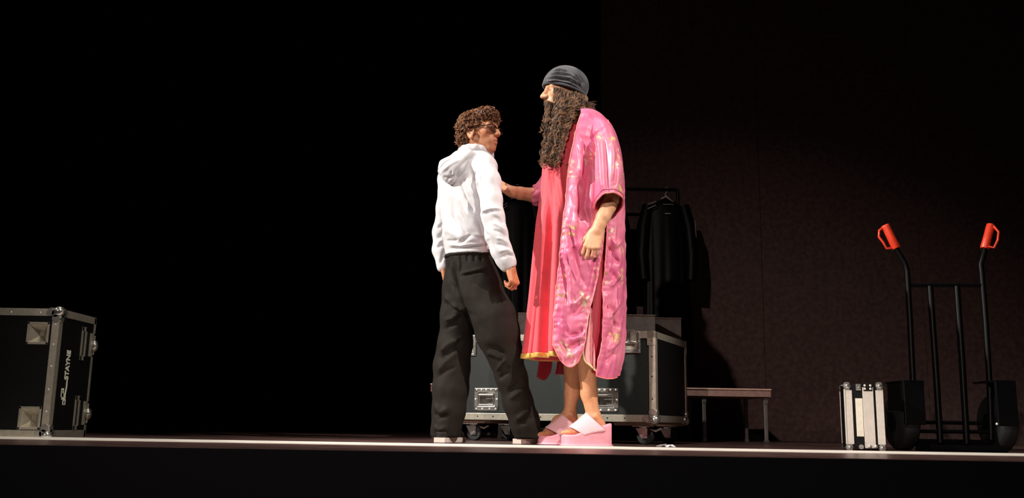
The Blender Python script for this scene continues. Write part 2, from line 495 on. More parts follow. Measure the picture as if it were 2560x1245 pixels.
def butterfly_latch(root, c, w, h, ny=-1, flip=None):
    """recessed butterfly latch plate in the plane y = c[1]; drawn facing -y"""
    x, y, z = c
    mb = MB(); t = 0.004
    mb.box((x-w/2, y-t, z-h/2), (x+w/2, y, z+h/2), 0.0015)
    for s in (-1, 1):
        mb.box((x+s*w*0.42-0.006, y-t*2.2, z-h/2+0.006), (x+s*w*0.42+0.006, y-t, z+h/2-0.006), 0.002)
    mb.box((x-w/2+0.006, y-t*2.2, z-h/2), (x+w/2-0.006, y-t, z-h/2+0.012), 0.002)
    pl = mb.build('latch', M['steel'], root)
    MB().box((x-w*0.33, y-t-0.001, z-h*0.34), (x+w*0.33, y-t+0.0005, z+h*0.34)).build('latch_dish', M['alu'], pl)
    k = MB(); k.tube([(x-w*0.3, y-0.010, z-h*0.05), (x, y-0.014, z-h*0.02), (x+w*0.3, y-0.010, z-h*0.05)], 0.009, 10)
    k.tube([(x, y-0.012, z-h*0.1), (x+w*0.05, y-0.016, z+h*0.45)], [0.010, 0.008], 10)
    k.box((x-w*0.16, y-0.012, z+h*0.34), (x+w*0.2, y-0.004, z+h*0.56), 0.002)
    k.build('latch_key', M['steel'], pl)
    rv = rivets([(x+sx*w*0.42, y-t*2.2, z+sz*h*0.4) for sx in (-1,1) for sz in (-1,0,1)], (0,-1,0), 0.005).build('rivets', M['steel'], pl); rv['kind'] = 'stuff'
    return pl
def spring_handle(root, x, y, z, w, h):
    t = 0.004; rim = 0.024
    mb = MB()
    for a, b in (((x-w/2, z-h/2), (x+w/2, z-h/2+rim)), ((x-w/2, z+h/2-rim), (x+w/2, z+h/2)), ((x-w/2, z-h/2), (x-w/2+rim, z+h/2)), ((x+w/2-rim, z-h/2), (x+w/2, z+h/2))):
        mb.box((a[0], y-t, a[1]), (b[0], y+0.001, b[1]), 0.003)
    ho = mb.build('recessed_handle', M['steel'], root)
    d = MB(); a = rim-0.004; yb = y+0.035
    o_ = [(x-w/2+a, y, z-h/2+a), (x+w/2-a, y, z-h/2+a), (x+w/2-a, y, z+h/2-a), (x-w/2+a, y, z+h/2-a)]
    i_ = [(x-w/2+a+.012, yb, z-h/2+a+.012), (x+w/2-a-.012, yb, z-h/2+a+.012), (x+w/2-a-.012, yb, z+h/2-a-.012), (x-w/2+a+.012, yb, z+h/2-a-.012)]
    d.add(o_+i_, [(0,1,5,4),(1,2,6,5),(2,3,7,6),(3,0,4,7),(4,5,6,7)]); d.build('handle_dish', M['steel'], ho)
    g = MB(); g.tube([(x-w*0.30, y-0.004, z+h*0.20), (x+w*0.30, y-0.004, z+h*0.20)], 0.008, 10)
    g.box((x-w*0.31, y-0.006, z-h*0.26), (x-w*0.27, y+0.006, z+h*0.22), 0.002); g.box((x+w*0.27, y-0.006, z-h*0.26), (x+w*0.31, y+0.006, z+h*0.22), 0.002)
    g.box((x-w*0.31, y-0.007, z-h*0.30), (x+w*0.31, y+0.006, z-h*0.22), 0.002); g.build('grip', M['steel'], ho)
    pts = [(x+w*f, y-t, z+h*0.43) for f in (-.4,-.2,0,.2,.4)] + [(x+w*f, y-t, z-h*0.43) for f in (-.4,-.15,.15,.4)] + [(x+s*w*0.44, y-t, z) for s in (-1,1)]
    rv = rivets(pts, (0,-1,0), 0.007).build('rivets', M['alu_bright'], ho); rv['kind'] = 'stuff'

# --- flight case cut by the left side of the picture
Yc = 4.55
p_bot = at(121, 1104, Yc); p_top = at(148, 773, Yc)
CX, CH = (p_bot[0] + p_top[0])/2, p_top[2]
CW, CD = 0.95, 0.40
lc = thing('flight_case', 'black flight case with silver edges standing on end at the far left', 'flight case', (CX, Yc, 0.0), 0, 'road cases')
def loc_left(px, py): 
    q = at(px, py, Yc); return q[0]-CX, q[2]
dish = [loc_left(95, 833), loc_left(74, 1045)]
hs = 0.050
holes = [(d[0]-hs, d[0]+hs, d[1]-hs*1.0, d[1]+hs*1.0) for d in dish]
panel_holes(-CW, 0, 0.0, CH, 0.0, 0.009, holes).build('front_panel', M['laminate_dark'], lc)
# side panel and the rest of the shell
MB().box((-0.009, 0.009, 0), (0, CD, CH)).box((-CW, 0.009, 0), (-CW+0.009, CD, CH)).box((-CW, 0.009, CH-0.009), (0, CD, CH)).box((-CW, 0.009, 0), (0, CD, 0.009)).box((-CW+.01, CD-0.012, 0.01), (-.01, CD-0.003, CH-.01)).build('shell', M['laminate_dark'], lc)
w_e, t_e = 0.034, 0.0025
case_edges(lc, -CW, 0, 0, CD, 0.0, CH, w_e, t_e, skip=((2,1,1),))
# the far upright edge on the open side is interrupted by the two latches
lz = [loc_left(0, 857*1.0)[1]*1.0, loc_left(0, 1040)[1]]
zl = [CH*0.765, CH*0.195]; lh = 0.060
segs = [(0.0, zl[1]-lh), (zl[1]+lh, zl[0]-lh), (zl[0]+lh, CH)]
for a, b in segs:
    edge_profile(2, a, b, 0, CD, -1, -1, 0.020, t_e).build('edge_profile', M['alu'], lc)
for z in (0.0, CH):
    for y in (0.0,):
        for x in (-CW, 0.0):
            corner_cap((x, y, z), (1 if x < -0.1 else -1, 1 if y == 0 else -1, 1 if z == 0 else -1), 0.036).build('corner_cap', M['steel'], lc)
for (dx, dz) in dish:
    mb = MB(); r = hs+0.004; q = hs-0.008
    for a, b in (((dx-r, dz-r), (dx+r, dz-q)), ((dx-r, dz+q), (dx+r, dz+r)), ((dx-r, dz-r), (dx-q, dz+r)), ((dx+q, dz-r), (dx+r, dz+r))):
        mb.box((a[0], -0.004, a[1]), (b[0], 0.001, b[1]), 0.002)
    do = mb.build('stacking_dish', M['alu'], lc)
    c4 = [(dx-q,0,dz-q),(dx+q,0,dz-q),(dx+q,0,dz+q),(dx-q,0,dz+q)]; k = 0.25
    i4 = [(dx-q*k,0.042,dz-q*k),(dx+q*k,0.042,dz-q*k),(dx+q*k,0.042,dz+q*k),(dx-q*k,0.042,dz+q*k)]
    MB().add(c4+i4, [(0,1,5,4),(1,2,6,5),(2,3,7,6),(3,0,4,7),(4,5,6,7)]).build('dish_recess', M['alu'], do)
# side hardware on the +x face: long slotted plates and butterfly latches at the far edge
for z in zl:
    mb = MB(); y0, y1 = CD*0.615, CD*0.76
    for a, b in (((y0, z-.085), (y0+.018, z+.085)), ((y1-.018, z-.085), (y1, z+.085)), ((y0, z+.062), (y1, z+.085)), ((y0, z-.085), (y1, z-.062))):
        mb.box((0.0, a[0], a[1]), (0.005, b[0], b[1]), 0.002)
    pl = mb.build('slotted_plate', M['alu'], lc)
    MB().box((-0.001, y0+.016, z-.064), (0.002, y1-.016, z+.064)).build('slot', M['laminate'], pl)
    lb = MB(); ya, yb = CD*0.86, CD*1.0
    lb.box((0.0, ya, z-lh), (0.004, yb-0.012, z+lh), 0.0015)
    lb.box((0.004, ya, z-lh), (0.008, ya+.012, z+lh), 0.0015)
    lo_ = lb.build('latch', M['alu'], lc)
    k = MB(); k.sphere((0.014, CD*0.955, z-0.004), (0.016, 0.022, 0.030), 12, 8); k.tube([(0.010, CD*0.955, z-.05), (0.010, CD*0.955, z+.05)], 0.005, 8)
    k.build('latch_key', M['steel'], lo_)
rv = rivets([(-0.017, 0-t_e, CH*f) for f in (.2,.37,.55,.72,.88)] + [(-CW*f, -t_e, CH-.018) for f in (.1,.25,.4,.6,.8)], (0,-1,0), 0.005).build('rivets', M['alu_bright'], lc); rv['kind'] = 'stuff'
# printed mark on the side face, reading upwards: a plug, its cord and lettering
def text_obj(name, body, size, m, parent, loc, rot, ext=0.0008, sx=1.0):
    cu = bpy.data.curves.new(name, 'FONT'); cu.body = body; cu.size = size; cu.extrude = ext; cu.align_x = 'LEFT'; cu.align_y = 'CENTER'
    cu.offset = 0.0022
    cu.materials.append(m); tmp = bpy.data.objects.new(name, cu); col.objects.link(tmp); bpy.context.view_layer.update()
    me = bpy.data.meshes.new_from_object(tmp.evaluated_get(bpy.context.evaluated_depsgraph_get())); bpy.data.objects.remove(tmp)
    o = bpy.data.objects.new(name, me); col.objects.link(o)
    o['kind'] = 'stuff'
    o.parent = parent; o.location = loc; o.rotation_euler = rot; o.scale = (sx, 1, 1)
    return o
yl = CD*0.30
lo_ = MB()
lo_.box((0.0, yl-.020, CH*.295), (0.0014, yl+.022, CH*.345), 0.0006); lo_.box((0.0, yl-.006, CH*.255), (0.0014, yl+.026, CH*.297), 0.0006)
lo_.box((0.0, yl-.030, CH*.315), (0.0014, yl-.002, CH*.385), 0.0006)
lo_.tube([(0.0008, yl+.012, CH*.34), (0.0008, yl+.020, CH*.40), (0.0008, yl+.018, CH*.46)], 0.004, 6)
lg = lo_.build('printed_plug_mark', M['logo'], lc)
k = MB()
for i in range(3):
    k.box((0.0012, yl-.026, CH*(.325+.018*i)), (0.0017, yl-.010, CH*(.333+.018*i)))
k.box((0.0012, yl+.004, CH*.262), (0.0017, yl+.014, CH*.288)); pd = k.build('plug_detail', M['laminate_dark'], lg); pd['kind'] = 'stuff'
text_obj('lettering', 'STAYNE', 0.054, M['logo'], lc, (0.0006, yl+.012, CH*.455), (math.radians(90), math.radians(-90), math.radians(90)), sx=0.74)

# --- flight case on castors behind the performers
A = at(1640, 1058, 5.22); B = at(1128, 1058, 5.74)
dx, dy = A[0]-B[0], A[1]-B[1]
MW = math.hypot(dx, dy); ang = math.atan2(dy, dx); MD = 0.70
MZ0 = 0.125; MZ1 = at(1634, 829, 5.22)[2]
mc = thing('castor_case', 'black flight case with silver edges on castors behind the two performers', 'flight case', (B[0], B[1], 0.0), ang, 'road cases')
def loc_mid(px, py):
    # intersect the pixel ray with the front face plane
    d = at(px, py, 1.0) - np.array([0, 0, CAM_H]); n = np.array([-math.sin(ang), math.cos(ang), 0])
    t = (np.array([B[0], B[1], 0]) - np.array([0,0,CAM_H])) @ n/(d @ n)
    q = np.array([0,0,CAM_H]) + d*t - np.array([B[0], B[1], 0])
    return q[0]*math.cos(ang) + q[1]*math.sin(ang), q[2]
hA = loc_mid(1216, 998); hB = loc_mid(1512, 1000)
hw, hh = 0.158, 0.130
holes = [(h[0]-hw/2+.02, h[0]+hw/2-.02, h[1]-hh/2+.02, h[1]+hh/2-.02) for h in (hA, hB)]
panel_holes(0, MW, MZ0, MZ1, 0.0, 0.009, holes).build('front_panel', M['laminate'], mc)
MB().box((MW-.009, 0.009, MZ0), (MW, MD, MZ1)).build('end_panel', M['laminate_dark'], mc)  # end face's lack of light is put into the darker laminate
MB().box((0, 0.009, MZ0), (0.009, MD, MZ1)).build('end_panel', M['laminate_dark'], mc)
MB().box((0.009, MD-.009, MZ0), (MW-.009, MD, MZ1)).build('back_panel', M['laminate_dark'], mc)
MB().box((0.009, .009, MZ0), (MW-.009, MD-.009, MZ0+.012)).build('bottom_panel', M['laminate_dark'], mc)
case_edges(mc, 0, MW, 0, MD, MZ0, MZ1, 0.036, 0.003)
for x in (0.0, MW):
    for y in (0.0, MD):
        corner_cap((x, y, MZ0), (1 if x == 0 else -1, 1 if y == 0 else -1, 1), 0.040).build('corner_cap', M['steel'], mc)
    for y in (0.0, MD):
        s = 1 if x == 0 else -1; u = 1 if y == 0 else -1
        mb = MB(); mb.box((x - s*.004, y-u*.005, MZ1-.075), (x+s*.045, y, MZ1+.004), .001); mb.box((x - s*.004, y-u*.005, MZ1-.036), (x+s*.11, y, MZ1+.004), .001)
        mb.build('corner_brace', M['alu'], mc)
for h in (hA, hB): spring_handle(mc, h[0], 0.0, h[1], hw, hh)
lt = loc_mid(1577, 855)
for x in (lt[0], loc_mid(1170, 872)[0]): butterfly_latch(mc, (x, 0.0, lt[1]), 0.112, 0.125)
rv = rivets([(MW*f, -.003, MZ0+.018) for f in (.06,.14,.22,.3,.38,.46,.54,.62,.7,.78,.86)] + [(MW-.018, -.003, MZ0+(MZ1-MZ0)*f) for f in (.25,.5,.72,.9)], (0,-1,0), .0045).build('rivets', M['laminate_dark'], mc); rv['kind'] = 'stuff'
# castor boards and castors
for x in (0.12, MW-0.12-0.02):
    MB().box((x-.11, 0.02, MZ0-.022), (x+.13, MD-.02, MZ0-.003), .003).build('castor_board', M['wood'], mc)
for x in (0.10, MW-.10):
    for y in (0.10, MD-.10):
        zt = MZ0-.022; R_ = 0.046; ox = 0.012
        f = MB()
        f.box((x-.05, y-.045, zt-.006), (x+.05, y+.045, zt), .002); f.tube([(x, y, zt-.018), (x, y, zt-.005)], .026, 14)
        for s in (-1, 1):
            f.add([(x-.038, y+s*.024, zt-.014), (x+.030, y+s*.024, zt-.014), (x+ox+.016, y+s*.024, R_-.012), (x+ox-.016, y+s*.024, R_-.012),
                   (x-.038, y+s*.028, zt-.014), (x+.030, y+s*.028, zt-.014), (x+ox+.016, y+s*.028, R_-.012), (x+ox-.016, y+s*.028, R_-.012)],
                  [(0,1,2,3),(4,7,6,5),(0,4,5,1),(1,5,6,2),(2,6,7,3),(3,7,4,0)])
        f.tube([(x+ox, y-.034, R_), (x+ox, y+.034, R_)], .009, 10)
        fo = f.build('castor', M['steel'], mc)
        wv = MB(); wv.tube([(x+ox, y-.020, R_), (x+ox, y-.017, R_), (x+ox, y+.017, R_), (x+ox, y+.020, R_)], [R_-.004, R_, R_, R_-.004], 28)
        wv.build('wheel', M['rubber'], fo)
        if y < .2: MB().tube([(x+ox+.02, y, zt-.02), (x+ox+.06, y, zt-.028), (x+ox+.09, y, zt-.014)], [.007,.008,.006], 8).build('brake_pedal', M['steel'], fo)

# ------------------------------------------------------------------ low table behind the case, with crates
TY0, TY1 = 6.45, 7.05
tl = at(1077, 962, TY0); tr = at(1927, 969, TY0)
TH = (tl[2] + tr[2])/2; tx0, tx1 = tl[0], tr[0]
tb = thing('low_table', 'long low brown table standing behind the castor case', 'table', ((tx0+tx1)/2, TY0, 0.0))
TL = (tx1-tx0)/2
MB().box((-TL, 0, TH-.055), (TL, TY1-TY0, TH-.010), .002).build('table_apron', M['table_top'], tb)
MB().box((-TL-.004, -.006, TH-.010), (TL+.004, TY1-TY0+.006, TH), .003).build('table_top', mat('pinkish_lit_board', lin((178, 140, 124)), .55, 0, .1, 30), tb)  # lit upper edge of the table put into a lighter board colour
cxm = (tx0+tx1)/2
legx = [at(1085, 1050, TY0+.03)[0]-cxm, at(1250, 1050, TY0+.03)[0]-cxm, at(1761, 1050, TY0+.03)[0]-cxm, at(1915, 1050, TY0+.03)[0]-cxm]
for x in legx:
    for y in (0.03, TY1-TY0-.03):
        mb = MB(); mb.box((x-.011, y-.011, 0), (x+.011, y+.011, TH-.055), .002); mb.box((x-.0145, y-.014, TH-.10), (x+.0145, y+.014, TH-.055), .002); mb.box((x-.015, y-.015, 0), (x+.015, y+.015, .02), .003)
        mb.build('leg', M['table_frame'], tb)
def crate(px0, px1, py, Y, d, label):
    a = at(px0, py, Y); b = at(px1, py+2, Y); h = (a[2]+b[2])/2 - TH; w = b[0]-a[0]
    c = thing('open_crate', label, 'crate', ((a[0]+b[0])/2, Y, TH), 0, 'crates on the low table')
    MB().box((-w/2, 0, 0), (w/2, .012, h), .002).build('front_board', M['carton'], c)
    MB().box((-w/2, d-.012, 0), (w/2, d, h), .002).build('back_board', M['carton'], c)
    for x in (-w/2, w/2-.012): MB().box((x, .012, 0), (x+.012, d-.012, h), .002).build('side_board', M['carton'], c)
    MB().box((-w/2+.012, .012, 0), (w/2-.012, d-.012, .012)).build('bottom_board', M['carton'], c)
    mb = MB(); mb.box((-w/2-.003, -.004, h), (w/2+.003, .016, h+.007), .001); mb.box((-w/2-.003, d-.016, h), (w/2+.003, d+.004, h+.007), .001)
    for x in (-w/2-.003, w/2-.013): mb.box((x, .016, h), (x+.016, d-.016, h+.007), .001)
    mb.build('rim', M['wood'], c)  # lit top edge of the boards given as a lighter rim
crate(1296, 1638, 786, 6.50, .26, 'larger grey brown open crate standing on the low table behind the castor case')
crate(1560, 1703, 795, 6.79, .24, 'smaller grey brown crate with its end showing beside the larger crate')

# ------------------------------------------------------------------ clothes rail with black coats
RY = 7.36
ra = at(1236, 470, RY); rb = at(1694, 472, RY); RZ = (ra[2]+rb[2])/2
rr = thing('clothes_rail', 'dark clothes rail standing between the low table and the wall', 'clothes rail', ((ra[0]+rb[0])/2, RY, 0))
rl = (rb[0]-ra[0])/2
MB().tube([(-rl, 0, RZ), (rl, 0, RZ)], .014, 12).build('rail', M['black_metal'], rr)
for s in (-1, 1):
    MB().tube([(s*rl, 0, 0.05), (s*rl, 0, RZ)], .014, 12).build('post', M['black_metal'], rr)
    MB().tube([(s*rl, -.22, .03), (s*rl, -.20, .05), (s*rl, .20, .05), (s*rl, .22, .03)], .014, 12).build('foot', M['black_metal'], rr)
    for y in (-.21, .21): MB().tube([(s*rl-.012, y, .022), (s*rl+.012, y, .022)], .022, 14).build('castor', M['rubber'], rr)
def coat(px, zt, zb, w, label, shiny, cid):
    x0 = at(px, 600, RY)[0]
    g = thing('hanging_coat', label, 'coat', (x0, RY, zb), 0, 'black coats on the clothes rail')
    nu, nv = 72, 60; V = []
    for j in range(nv):
        v = j/(nv-1); z = zt - (zt-zb)*v - zb
        sh = min(1, (v/0.07))**0.5
        hwid = w*(0.12 + 0.88*sh)*(1+0.10*v); dep = 0.055*(0.4+0.6*sh)*(1+0.5*v)
        for i in range(nu):
            a = 2*math.pi*i/nu
            fold = 1 + 0.10*v*math.sin(9*a+cid) + 0.05*v*math.sin(17*a+2*cid)
            V.append((hwid*math.cos(a)*fold, dep*math.sin(a)*fold*(1.0), z - (0.10*w*abs(math.cos(a))**2*(1-min(1,v*4)))*2))
    o = mesh_obj('coat_body', V, grid_faces(nu, nv, True), M['coat'] if shiny else M['coat2'], g, True)
    for s in (-1, 1):
        pts = [(s*w*0.86, -.01, zt-.07-zb), (s*w*1.10, -.025, zt-.25-zb), (s*w*1.20, -.035, zt-.48-zb), (s*w*1.12, -.05, zt-.68-zb)]
        MB().tube(pts, [.045,.055,.052,.045], 14).build('sleeve', M['coat'] if shiny else M['coat2'], g)
    hk = MB(); hk.tube([(0, 0, zt-zb-.03), (0, 0, zt-zb+.03), (0.012, 0, RZ-zb-.016), (0.020, 0, RZ-zb+.004), (0.012, 0, RZ-zb+.022), (-.008, 0, RZ-zb+.019)], .003, 6)
    hk.build('hanger_hook', M['steel'], g)
    return g, x0
g, x0 = coat(1665, RZ-.065, 0.56, .165, 'shiny black coat with pale piping at the wall end of the clothes rail', True, 1.0)
zb = .56
def rel(px, py, Y=RY-.06):
    q = at(px, py, Y); return (q[0]-x0, q[1]-RY, q[2]-zb)
lp = MB()
lp.tube([rel(1737, 550), rel(1740, 590), rel(1737, 630), rel(1731, 670), rel(1725, 700)], [.0015,.004,.005,.004,.0015], 8)
lp.build('piping', M['piping'], g)
lp = MB(); lp.tube([rel(1652,497,RY-.075), rel(1665, 491,RY-.075), rel(1683, 505,RY-.075)], [.006,.010,.003], 8); lp.tube([rel(1657,511,RY-.075), rel(1684, 511,RY-.075)], .003, 6); lp.tube([rel(1662,534,RY-.075), rel(1676, 534,RY-.075)], .005, 8)  # glints on the shiny coat, built as pale tubes
ct = lp.build('coat_glint', M['piping'], g); ct['kind'] = 'stuff'
for k in (0, 1): MB().tube([rel(1619,511+k*11,RY-.10), rel(1640, 504+k*9,RY-.10)], .0045, 6).build('pale_stripe', M['piping'], g)
coat(1508, RZ-.06, 0.60, .14, 'dull black coat in the middle of the rail, half hidden by the pink gown', False, 2.3)
g, x0 = coat(1290, RZ-.065, 0.60, .16, 'shiny black coat at the drape end of the clothes rail, seen between the two performers', True, 3.0); zb = .60
for k in (0, 1): MB().tube([rel(1256,514+k*9,RY-.10), rel(1268, 508+k*6,RY-.10)], .004, 6).build('pale_stripe', M['piping'], g)  # glints on this coat, set in as pale stripes
MB().tube([rel(1276,497,RY-.08), rel(1286, 495,RY-.08)], .003, 6).build('coat_glint', M['piping'], g)  # glint near the collar, modelled as a pale tube

# ------------------------------------------------------------------ hand truck
HY = 4.95
def ht(px, py, Y=HY): 
    q = at(px, py, Y); return np.array(q) - np.array([HX, HY, 0])
HX = at(2378, 1130, HY)[0]
tk = thing('hand_truck', 'black sack truck with orange handle grips in front of the back wall', 'hand truck', (HX, HY, 0))
# the frame leans back a little
def lean(px, py):
    q = ht(px, py, HY); Yb = HY + 0.10*(q[2]/1.2); q2 = ht(px, py, Yb); return tuple(q2)
uprights = [[(2288,1100),(2284,990),(2275,800),(2268,680),(2263,660),(2246,632),(2238,618)], [(2478,1100),(2474,960),(2464,800),(2454,680),(2452,662),(2458,640),(2463,622)]]
for u in uprights:
    MB().tube([lean(*p) for p in u], .0155, 14).build('upright', M['black_metal'], tk)
for a, b, r in ((( 2270,713),(2457,713),.011), ((2292,1078),(2476,1080),.010)):
    MB().tube([lean(*a), lean(*b)], r, 12).build('crossbar', M['black_metal'], tk)
for u in ([(2325,716),(2338,900),(2351,1108)], [(2392,716),(2405,900),(2417,1110)]):
    MB().tube([lean(*p) for p in u], .0165, 12).build('slat', M['black_metal'], tk)
# grips with guards
def grip(p0, p1, side, guard):
    a, b = np.array(lean(*p0)), np.array(lean(*p1))
    mb = MB(); L = b-a
    mb.tube([a, a+L*.04, a+L*.5, a+L*.93, b, b+L*.01], [.021,.0235,.022,.0225,.021,.012], 18)
    go = mb.build('grip', M['orange'], tk)
    MB().tube([lean(*q) if len(q) == 2 else tuple(np.array(lean(q[0], q[1])) + np.array([0, q[2], 0])) for q in guard], .0065, 10).build('hand_guard', M['orange'], go)
grip((2241,621), (2212,563), -1, [(2236,620),(2216,621),(2208,606),(2197,592),(2198,576),(2208,569)])
grip((2461,622), (2477,562), 1, [(2466,618,-.02),(2478,622,-.03),(2484,604,-.045),(2486,584,-.045),(2480,568,-.02)])
# wheels, guards, axle and toe plate
WR = 0.145
for cx, tag_ in ((2258, 0), (2498, 1)):
    q = ht(cx, 1060, HY+.06); x = q[0]; y = 0.08
    w = MB(); w.tube([(x-.050, y, WR), (x-.044, y, WR), (x-.030, y, WR), (x+.030, y, WR), (x+.044, y, WR), (x+.050, y, WR)], [WR*.62, WR*.90, WR, WR, WR*.90, WR*.62], 36)
    wo = w.build('wheel', M['rubber'], tk)
    MB().tube([(x-.053, y, WR), (x+.053, y, WR)], WR*.36, 20).build('wheel_hub', M['black_metal'], wo)
    gd = MB(); s = -1 if tag_ == 0 else 1
    xg = ht(2266 if tag_ == 0 else 2492, 1000, HY)[0]; zt = ht(2264 if tag_ == 0 else 2490, 953, HY)[2]
    gd.box((xg-.056, y-.185, WR*0.9), (xg+.052, y-.165, zt), .006)
    gd.box((xg-.056, y-.185, zt-.010), (xg+.052, y+.05, zt), .004)
    gd.box((xg+s*.045-.005, y-.17, WR*1.4), (xg+s*.045+.005, y+.04, zt-.005), .002)
    gd.build('wheel_guard', M['black_metal'], tk)
xl, xr = ht(2266, 1100)[0], ht(2500, 1100)[0]
MB().tube([(xl, .08, WR), (xr, .08, WR)], .010, 12).build('axle', M['black_metal'], tk)
xl, xr = ht(2292, 1120)[0], ht(2476, 1120)[0]
mb = MB(); mb.box((xl, -.17, 0.0), (xr, 0.02, .006), .001); mb.box((xl, 0.012, 0.0), (xr, 0.02, .060), .001); mb.box((xl, -.172, 0.0), (xr, -.166, .034), .001)
mb.build('toe_plate', M['black_metal'], tk)
q = ht(2464, 1060); MB().sphere((q[0], -.115, q[2]), .007, 8, 6).build('valve_cap', M['alu_bright'], tk)

# ------------------------------------------------------------------ small silver case standing on its end
SY = 4.72
a = at(2122, 1136, SY); b = at(2211, 1137, SY); t_ = at(2166, 958, SY)
SW = b[0]-a[0]; SH = t_[2]; SD = 0.30
sc = thing('silver_case', 'small black and silver equipment case standing on its end beside the hand truck', 'case', ((a[0]+b[0])/2, SY, 0), math.radians(-15))
MB().box((-SW/2, 0, .010), (SW/2, SD, SH-.004), .003).build('body', M['laminate_dark'], sc)
def strip(f0, f1, z0, z1, m, y=-.004, name='edge_strip'):
    MB().box((-SW/2+SW*f0, y, z0), (-SW/2+SW*f1, .001, z1), .0012).build(name, m, sc)
strip(.02, .19, .03, SH-.035, M['alu_bright']); strip(.82, .995, .03, SH-.035, M['alu_bright']); strip(.47, .76, .012, SH-.020, M['alu_bright'], -.006)
strip(.27, .46, .068, SH-.075, M['white_label'], -.003, 'label_plate')
for s in (-1, 1):
    for y in (0.0, SD):
        x = s*SW/2
        MB().box((x-.002 if s > 0 else x-.004, y-.004, .03), (x+.004 if s > 0 else x+.002, y+.030 if y == 0 else y+.004, SH-.03), .001).build('edge_strip', M['alu_bright'], sc)
        for z in (0.014, SH-.014):
            mb = MB(); mb.sphere((x-s*.012, y+(.010 if y == 0 else -.010), z), (.021,.019,.021), 12, 8); mb.box((x-s*.012-.013, y-.006 if y == 0 else y-.010, z-.024), (x-s*.012+.013, y+.012 if y == 0 else y+.006, z+.018), .003)
            mb.build('corner_cap', M['steel'], sc)
mb = MB(); mb.box((-SW*.20, -.010, SH-.036), (-SW*.06, .002, SH-.004), .003); mb.sphere((-SW*.13, -.010, SH-.022), .004, 8, 6); mb.build('lock', M['steel'], sc)
mb = MB(); mb.box((SW*.0, -.008, SH-.040), (SW*.24, .002, SH+.002), .002); mb.build('hinge_plate', M['laminate_dark'], sc)
rv = rivets([(SW*f, -.008, SH-z) for f in (.04,.19) for z in (.012,.028)], (0,-1,0), .0065).build('rivets', M['alu_bright'], sc); rv['kind'] = 'stuff'
mb = MB(); mb.tube([(-SW*.13, -.008, .018), (-SW*.13, .004, .018)], .012, 12); mb.sphere((SW*.10, -.004, .02), .010, 10, 6); mb.sphere((SW*.26, -.004, .02), .010, 10, 6); mb.build('bumper', M['steel'], sc)
mb = MB()
for z in (SH*.36, SH*.64): mb.box((SW/2, SD*.42, z-.012), (SW/2+.02, SD*.58, z+.012), .003)
mb.tube([(SW/2+.022, SD*.5, SH*.36), (SW/2+.026, SD*.5, SH*.5), (SW/2+.022, SD*.5, SH*.64)], .009, 8); mb.build('carry_handle', M['rubber'], sc)

# ------------------------------------------------------------------ scraps of paper on the floor in front of the castors
rnd = random.Random(5)
def scrap(px, py, Y, s, label):
    q = at(px, py, Y); V = []; n = 5
    for j in range(n):
        for i in range(n):
            V.append(((i/(n-1)-.5)*s*2.2, (j/(n-1)-.5)*s, max(0.002, rnd.random()*s*.65*(1 if 0 < i < n-1 else .5))))
    o = mesh_obj('paper_scrap', V, grid_faces(n, n), M['paper'], None, False)
    o.location = (q[0], Y, 0.0); o['label'] = label; o['category'] = 'paper'; o['group'] = 'paper scraps'
    md = o.modifiers.new('sheet', 'SOLIDIFY'); md.thickness = .001
scrap(1657, 1122, 4.75, .026, 'flatter scrap of white paper on the floor in front of the castor case')
scrap(1676, 1122, 4.74, .022, 'crumpled scrap of white paper next to the flatter one by the castor wheels')

# ------------------------------------------------------------------ people: shared pieces
M['skin'] = mat('skin', lin((214, 158, 122)), 0.5, 0, 0.06, 60, 0.08, 220, sss=0.12, attr='tint')
M['skin2'] = mat('skin_warm', lin((196, 132, 96)), 0.5, 0, 0.06, 60, 0.08, 220, sss=0.12, attr='tint')
M['eye'] = mat('eye_white', lin((225, 215, 205)), 0.2)
M['iris'] = mat('dark_iris', lin((40, 26, 20)), 0.15)
M['hair_brown'] = mat('curly_brown_hair', lin((158, 102, 62)), 0.42, 0, 0.45, 45, spec=0.5, colour2=lin((82, 50, 31)))
M['hair_under'] = mat('dark_hair_roots', lin((66, 42, 28)), 0.8, 0, 0.3, 60, 0.5, 120)
M['hair_dark'] = mat('long_dark_hair', lin((132, 94, 66)), 0.36, 0, 0.4, 30, spec=0.5, colour2=lin((44, 28, 19)))
M['hoodie'] = mat('white_grey_hoodie', lin((206, 204, 208)), 0.75, 0, 0.03, 40, 0.06, 500, sheen=0.1)
M['trouser'] = mat('black_brown_trousers', lin((26, 20, 15)), 0.8, 0, 0.15, 25, 0.15, 300, spec=0.25)
M['black_cloth'] = mat('black_cloth', lin((18, 18, 20)), 0.8)
M['shoe'] = mat('black_shoe', lin((22, 20, 20)), 0.5)
M['sole'] = mat('pale_rubber_sole', lin((206, 188, 178)), 0.6, 0, 0.06, 60)
M['glasses'] = mat('black_frame', lin((14, 13, 14)), 0.25)
M['lens'] = mat('lens_glass', (0.9, 0.92, 0.95), 0.03)
_b = M['lens'].node_tree.nodes['Principled BSDF']; _b.inputs['Transmission Weight'].default_value = 1.0; _b.inputs['IOR'].default_value = 1.05

def norm(v): v = np.array(v, float); return v/np.linalg.norm(v)

